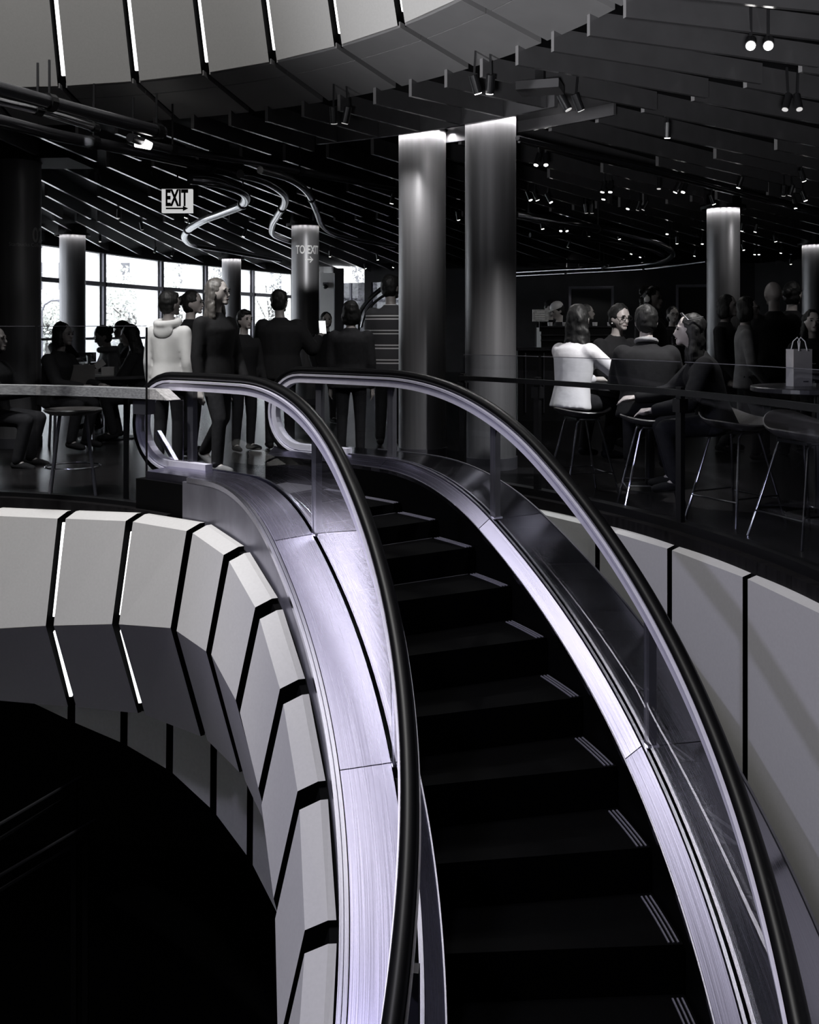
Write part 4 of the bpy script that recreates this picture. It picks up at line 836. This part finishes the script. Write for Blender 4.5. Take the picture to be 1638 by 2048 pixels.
def far_people():
    person('man in a dark cap standing behind the coffee bar beside the menu board', 1100, 14.9, 600, .4, arms=('low', 'low'), top='cloth', far=True, skin='skinl', extra=('darkcap',))
    person('barista in a white cap bending behind the coffee bar', 1117, 14.4, 604, -1.2, arms=('low', 'low'), top='clothd', far=True, skin='skinl', extra=('whitecap',), hp=.4)
    person('barista with hair tied back turning right behind the espresso machine', 1172, 14.5, 608, 1.3, arms=('low', 'low'), top='clothd', far=True, skin='skinl', hair='bun', hm='hairw', extra=('earring',))
    person('guest with glasses in the back right behind the wire rack', 1345, 13.4, 612, .1, arms=('low', 'low'), top='cloth', far=True, skin='skinl', hair='bun', extra=('glasses',))
person('boy in a pale grey hoodie standing with his back turned by the escalator newel', 338, 8.8, 580, PI-.35, arms=('down', 'down'), top='hoodie', legs='denim', skin='skind', hair='short', bulk=1.04, hy=-.35, topname='hoodie', extra=('hood',))
person('dark-haired woman in profile between the hoodie boy and the fair-haired woman', 382, 9.7, 580, PI/2-.1, arms=('low', 'phone'), top='cloth', skin='skin', hair='bun', hp=.05)
person('fair long-haired woman in a dark jacket striding behind the left handrail', 432, 8.5, 555, 1.0, 'walk', ('down', 'low'), 'cloth', 'clothd', 'skinl', 'long', 'hairb', hy=.25, bulk=1.06, extra=('earring', 'whiteshoe'))
person('boy with short dark hair right of the fair-haired woman', 488, 10.0, 618, .75, arms=('down', 'low'), top='cloth', skin='skin', h=None)
person('heavy man in dark clothes standing with his back turned, left of the lettered column', 560, 10.2, 578, PI+.1, arms=(((.55, -.1, -.8), (.25, -.75, .4)), 'low'), top='cloth', skin='skind', hair='short', bulk=1.38, hy=-.5)
person('small woman facing the camera in front of the white wall pier', 652, 13.0, 623, .25, arms=('low', 'low'), top='clothd', skin='skinl', hair='bun', far=True)
person('dark-haired woman in a loose dark coat seen from behind, left of the striped sweater', 702, 9.6, 600, PI-.1, arms=('down', 'down'), top='clothd', skin='skin', hair='bob', bulk=1.22, topname='coat')
person('man in a striped sweater seen from behind beside the left paired column', 782, 10.5, 548, PI-.15, arms=('pocket', 'low'), top='stripe', skin='skind', hair='short', bulk=1.18, hy=-.5, topname='sweater')
person('silhouetted seated guest nearest the left column', 108, 10.1, 648, 1.3, 'sit', ('table', 'table'), 'cloth', skin='skind', hair='bob', lean=.15, bulk=1.15, h=1.6)
person('silhouetted guest sitting by the windows behind the slim column', 120, 15.4, 645, 1.2, 'sit', ('table', 'table'), 'cloth', skin='skind', far=True, h=1.6)
person('girl in a light hoodie bending over the café table', 236, 12.1, 655, -1.0, 'sit', ('table', 'phone'), 'clothg', skin='skin', hair='bun', lean=.3, hp=.4, topname='hoodie', extra=('hood',), h=1.6)
person('man in a dark cap seated behind the bending girl', 246, 13.3, 645, -.9, 'sit', ('table', 'chin'), 'clothd', skin='skinl', hair='short', far=True, extra=('darkcap',), h=1.6)
person('long-haired woman in black seated left of the hoodie boy', 284, 11.0, 652, -1.5, 'sit', ('table', 'table'), 'cloth', skin='skin', hair='long', lean=.2, hp=.25, bulk=1.1, h=1.6)
person('dark guest half cut off by the left edge of the photo', -14, 8.9, 655, 1.5, 'sit', ('table', 'table'), 'cloth', skin='skind', hair='bob', bulk=1.2, h=1.6)
person('guest in a white jacket seated on a bar stool with her back turned', 1142, 7.42, 612, PI*.70, 'sit', ('reach', 'table'), 'clothw', skin='skinl', hair='wavy', lean=.12, bulk=1.12, hy=.2)
person('person with glasses and slicked-back hair facing the camera across the table', 1220, 8.3, 612, .45, 'sit', ('table', 'table'), 'cloth', skin='skin', hair='bun', lean=.22, hp=.1, bulk=1.15, extra=('glasses', 'earring'))
person('broad man in a dark jacket with grey collar seated with his back turned', 1292, 6.84, 613, PI-.25, 'sit', ('table', 'table'), 'cloth', skin='skin', hair='short', lean=.15, bulk=1.3, extra=('collar',))
person('dark-haired woman in black leaning left with sunglasses on her head', 1432, 6.45, 632, -PI/2-.15, 'sit', ('reach', 'table'), 'cloth', skin='skin', hair='long', lean=.28, bulk=1.15, hp=-.1, extra=('hairglasses',))
person('standing bearded man with pale headphones behind the seated group', 1302, 10.6, 574, .8, arms=('down', 'low'), top='clothd', skin='skind', hair='big', bulk=1.1, extra=('headphones',))
person('blurred dark-haired guest just left of the spotlit column', 1452, 10.0, 588, .9, arms=('low', 'low'), top='clothd', skin='skind', hair='bob')
person('woman with glasses in a grey jacket walking right in front of the spotlit column', 1492, 9.3, 592, 1.35, 'walk', ('low', 'down'), 'clothg', skin='skin', hair='bob', extra=('glasses',))
person('tall bald man in dark clothes seen from behind at the right', 1548, 9.7, 560, PI+.1, arms=('down', 'low'), top='cloth', skin='skind', hair='bald', bulk=1.25)
person('dark-haired woman beside the tall bald man', 1584, 10.3, 562, PI*.72, arms=('low', 'low'), top='cloth', skin='skin', hair='bun')
person('long-haired woman facing the camera at the right edge holding a phone', 1624, 9.2, 622, -.15, 'sit', ('phone', 'chin'), 'clothd', skin='skinl', hair='wavy', bulk=1.05)
far_people()
dg = bpy.context.evaluated_depsgraph_get(); dg.update()
for o in PEND:
    me = bpy.data.meshes.new_from_object(o.evaluated_get(dg)); o.modifiers.clear(); o.data = me
    me.polygons.foreach_set('use_smooth', [True]*len(me.polygons))
# hand-held things
bpy.context.view_layer.update()
def at_hand(px, s, d=.0):
    root, k, f_, n_ = HANDS[px, s]; return root.matrix_world @ (k+f_*d)
def phone(c, label, rx=.3, rz=0, on=True):
    o = empty('phone', tuple(c), rz, label=label, cat='phone'); o.rotation_euler = (rx, 0, rz)
    mb = MB(); mb.box((0, 0, 0), (.075, .009, .15)); mb.build('case', 'rail', o); mb = MB(); mb.box((0, -.0055, 0), (.068, .002, .138)); mb.build('screen', 'screen' if on else 'rail', o)
phone(at_hand(560, -1, .03)+Vector((0, 0, .05)), 'glowing phone held up beside the heavy man', -.35, .3)
phone(at_hand(1624, -1, .02)+Vector((0, -.01, .03)), 'dark phone held by the woman at the right edge', .2, -.1, False)
c = at_hand(432, 1); ob = cup(466, 668, 8.15, 'paper cup carried by the fair-haired woman', 'clothg', .1, .036); ob.location = c+Vector((0, -.03, -.03))
# ------------------------------------------------------------------ outside the windows
v = [(-9.2, 6), (-90, 6), (-90, 130), (70, 130), (70, 33), (1.2, 29.6), (-2.3, 31.3), (-3.9, 30.8), (-6.4, 24.7), (-7.6, 20), (-8.7, 14.0)]
mb = MB(); n = len(v); mb.add([(x, y, -.12) for x, y in v]+[(x, y, -.3) for x, y in v], [tuple(range(n)), tuple(range(2*n-1, n-1, -1))]+[(i, i+n, (i+1) % n+n, (i+1) % n) for i in range(n)]); tag(mb.build('ground_street', 'street'), kind='structure')
fb = empty('building', tuple(at(250, HOR, 82).xy)+(0,), .12, label='pale building with rows of tall windows across the street', cat='building')
mb = MB(); mb.box((0, 2, 8), (60, 3.6, 17)); mb.build('wall', 'facade', fb)
for r in range(4):
    for k in range(-11, 12):
        x = k*2.35+(.25 if k % 2 else 0); z = 1.1+r*3.3
        mb = MB(); mb.box((x, .17, z+1.1), (1.0 if k % 3 else .7, .06, 2.2)); wn = mb.build('window', 'fwin', fb)
        mb = MB(); mb.box((x, .13, z-.05), (1.2, .1, .1)); mb.build('sill', 'facade', wn)
mb = MB(); mb.box((0, .1, .5), (60.2, .3, .9)); mb.build('plinth', 'street', fb)
def tree(px, Y, zc, rx, rz, label, n=900, seed=1):
    c = at(px, HOR, Y); root = empty('tree', (c.x, c.y, -.12), label=label, cat='tree', group='street trees outside the windows'); rr = random.Random(seed)
    mb = MB(); mb.tube([(0, 0, 0), (.05, 0, zc*.5), (-.05, .05, zc)], [.17, .13, .06], 8)
    for j in range(6): a = rr.uniform(0, 6.28); mb.tube([(0, 0, zc*(.5+.07*j)), (rx*.7*math.cos(a), rx*.7*math.sin(a), zc+rz*rr.uniform(-.1, .6))], [.06, .015], 6)
    mb.build('trunk', 'bark', root, True)
    lv = MB()
    for j in range(n*2):
        while 1:
            p = Vector([rr.uniform(-1, 1) for _ in range(3)])
            if .2 < p.length < 1: break
        p = Vector((p.x*rx, p.y*rx, p.z*rz+zc))+Vector((0, 0, .25*math.sin(p.x*9)))
        a = Vector([rr.uniform(-1, 1) for _ in range(3)]).normalized(); b = a.cross(Vector([rr.uniform(-1, 1) for _ in range(3)])).normalized(); s = rr.uniform(.06, .12)
        lv.add([p-a*s, p+b*s*.6, p+a*s, p-b*s*.6], [(0, 1, 2, 3)])
    o = lv.build('crown', 'leaf', root); o['kind'] = 'stuff'
tree(95, 42, 1.6, 1.1, 1.2, 'small leafy tree outside the leftmost window', 700, 1)
tree(268, 41, 2.0, 1.8, 2.1, 'broad leafy tree outside, left of the hoodie boy', 1500, 2)
tree(370, 48, 2.6, 1.8, 2.5, 'leafy tree outside, behind the hoodie boy', 1500, 3)
tree(445, 55, 2.8, 1.9, 2.6, 'leafy tree outside, left of the farthest column', 1300, 4)
tree(540, 62, 2.8, 2.1, 2.9, 'leafy tree outside, right of the farthest column', 1300, 5)
tree(182, 35, 2.6, .6, 1.0, 'slender leaning tree outside beside the slim column', 260, 6)
tree(735, 48, 2.2, 1.8, 2.4, 'leafy tree seen through the dark passage glass', 1200, 7)
c = at(84, HOR, 38); sl = empty('street_lamp', (c.x, c.y, -.12), label='thin curved street lamp outside the leftmost window', cat='street lamp')
mb = MB(); mb.tube([(0, 0, 0), (0, 0, 2.0), (.1, 0, 2.25), (.35, 0, 2.4), (.7, 0, 2.42)], .035, 8); mb.build('pole', 'post', sl, True); mb = MB(); mb.box((.75, 0, 2.38), (.3, .12, .06)); mb.build('lamp_head', 'post', sl)
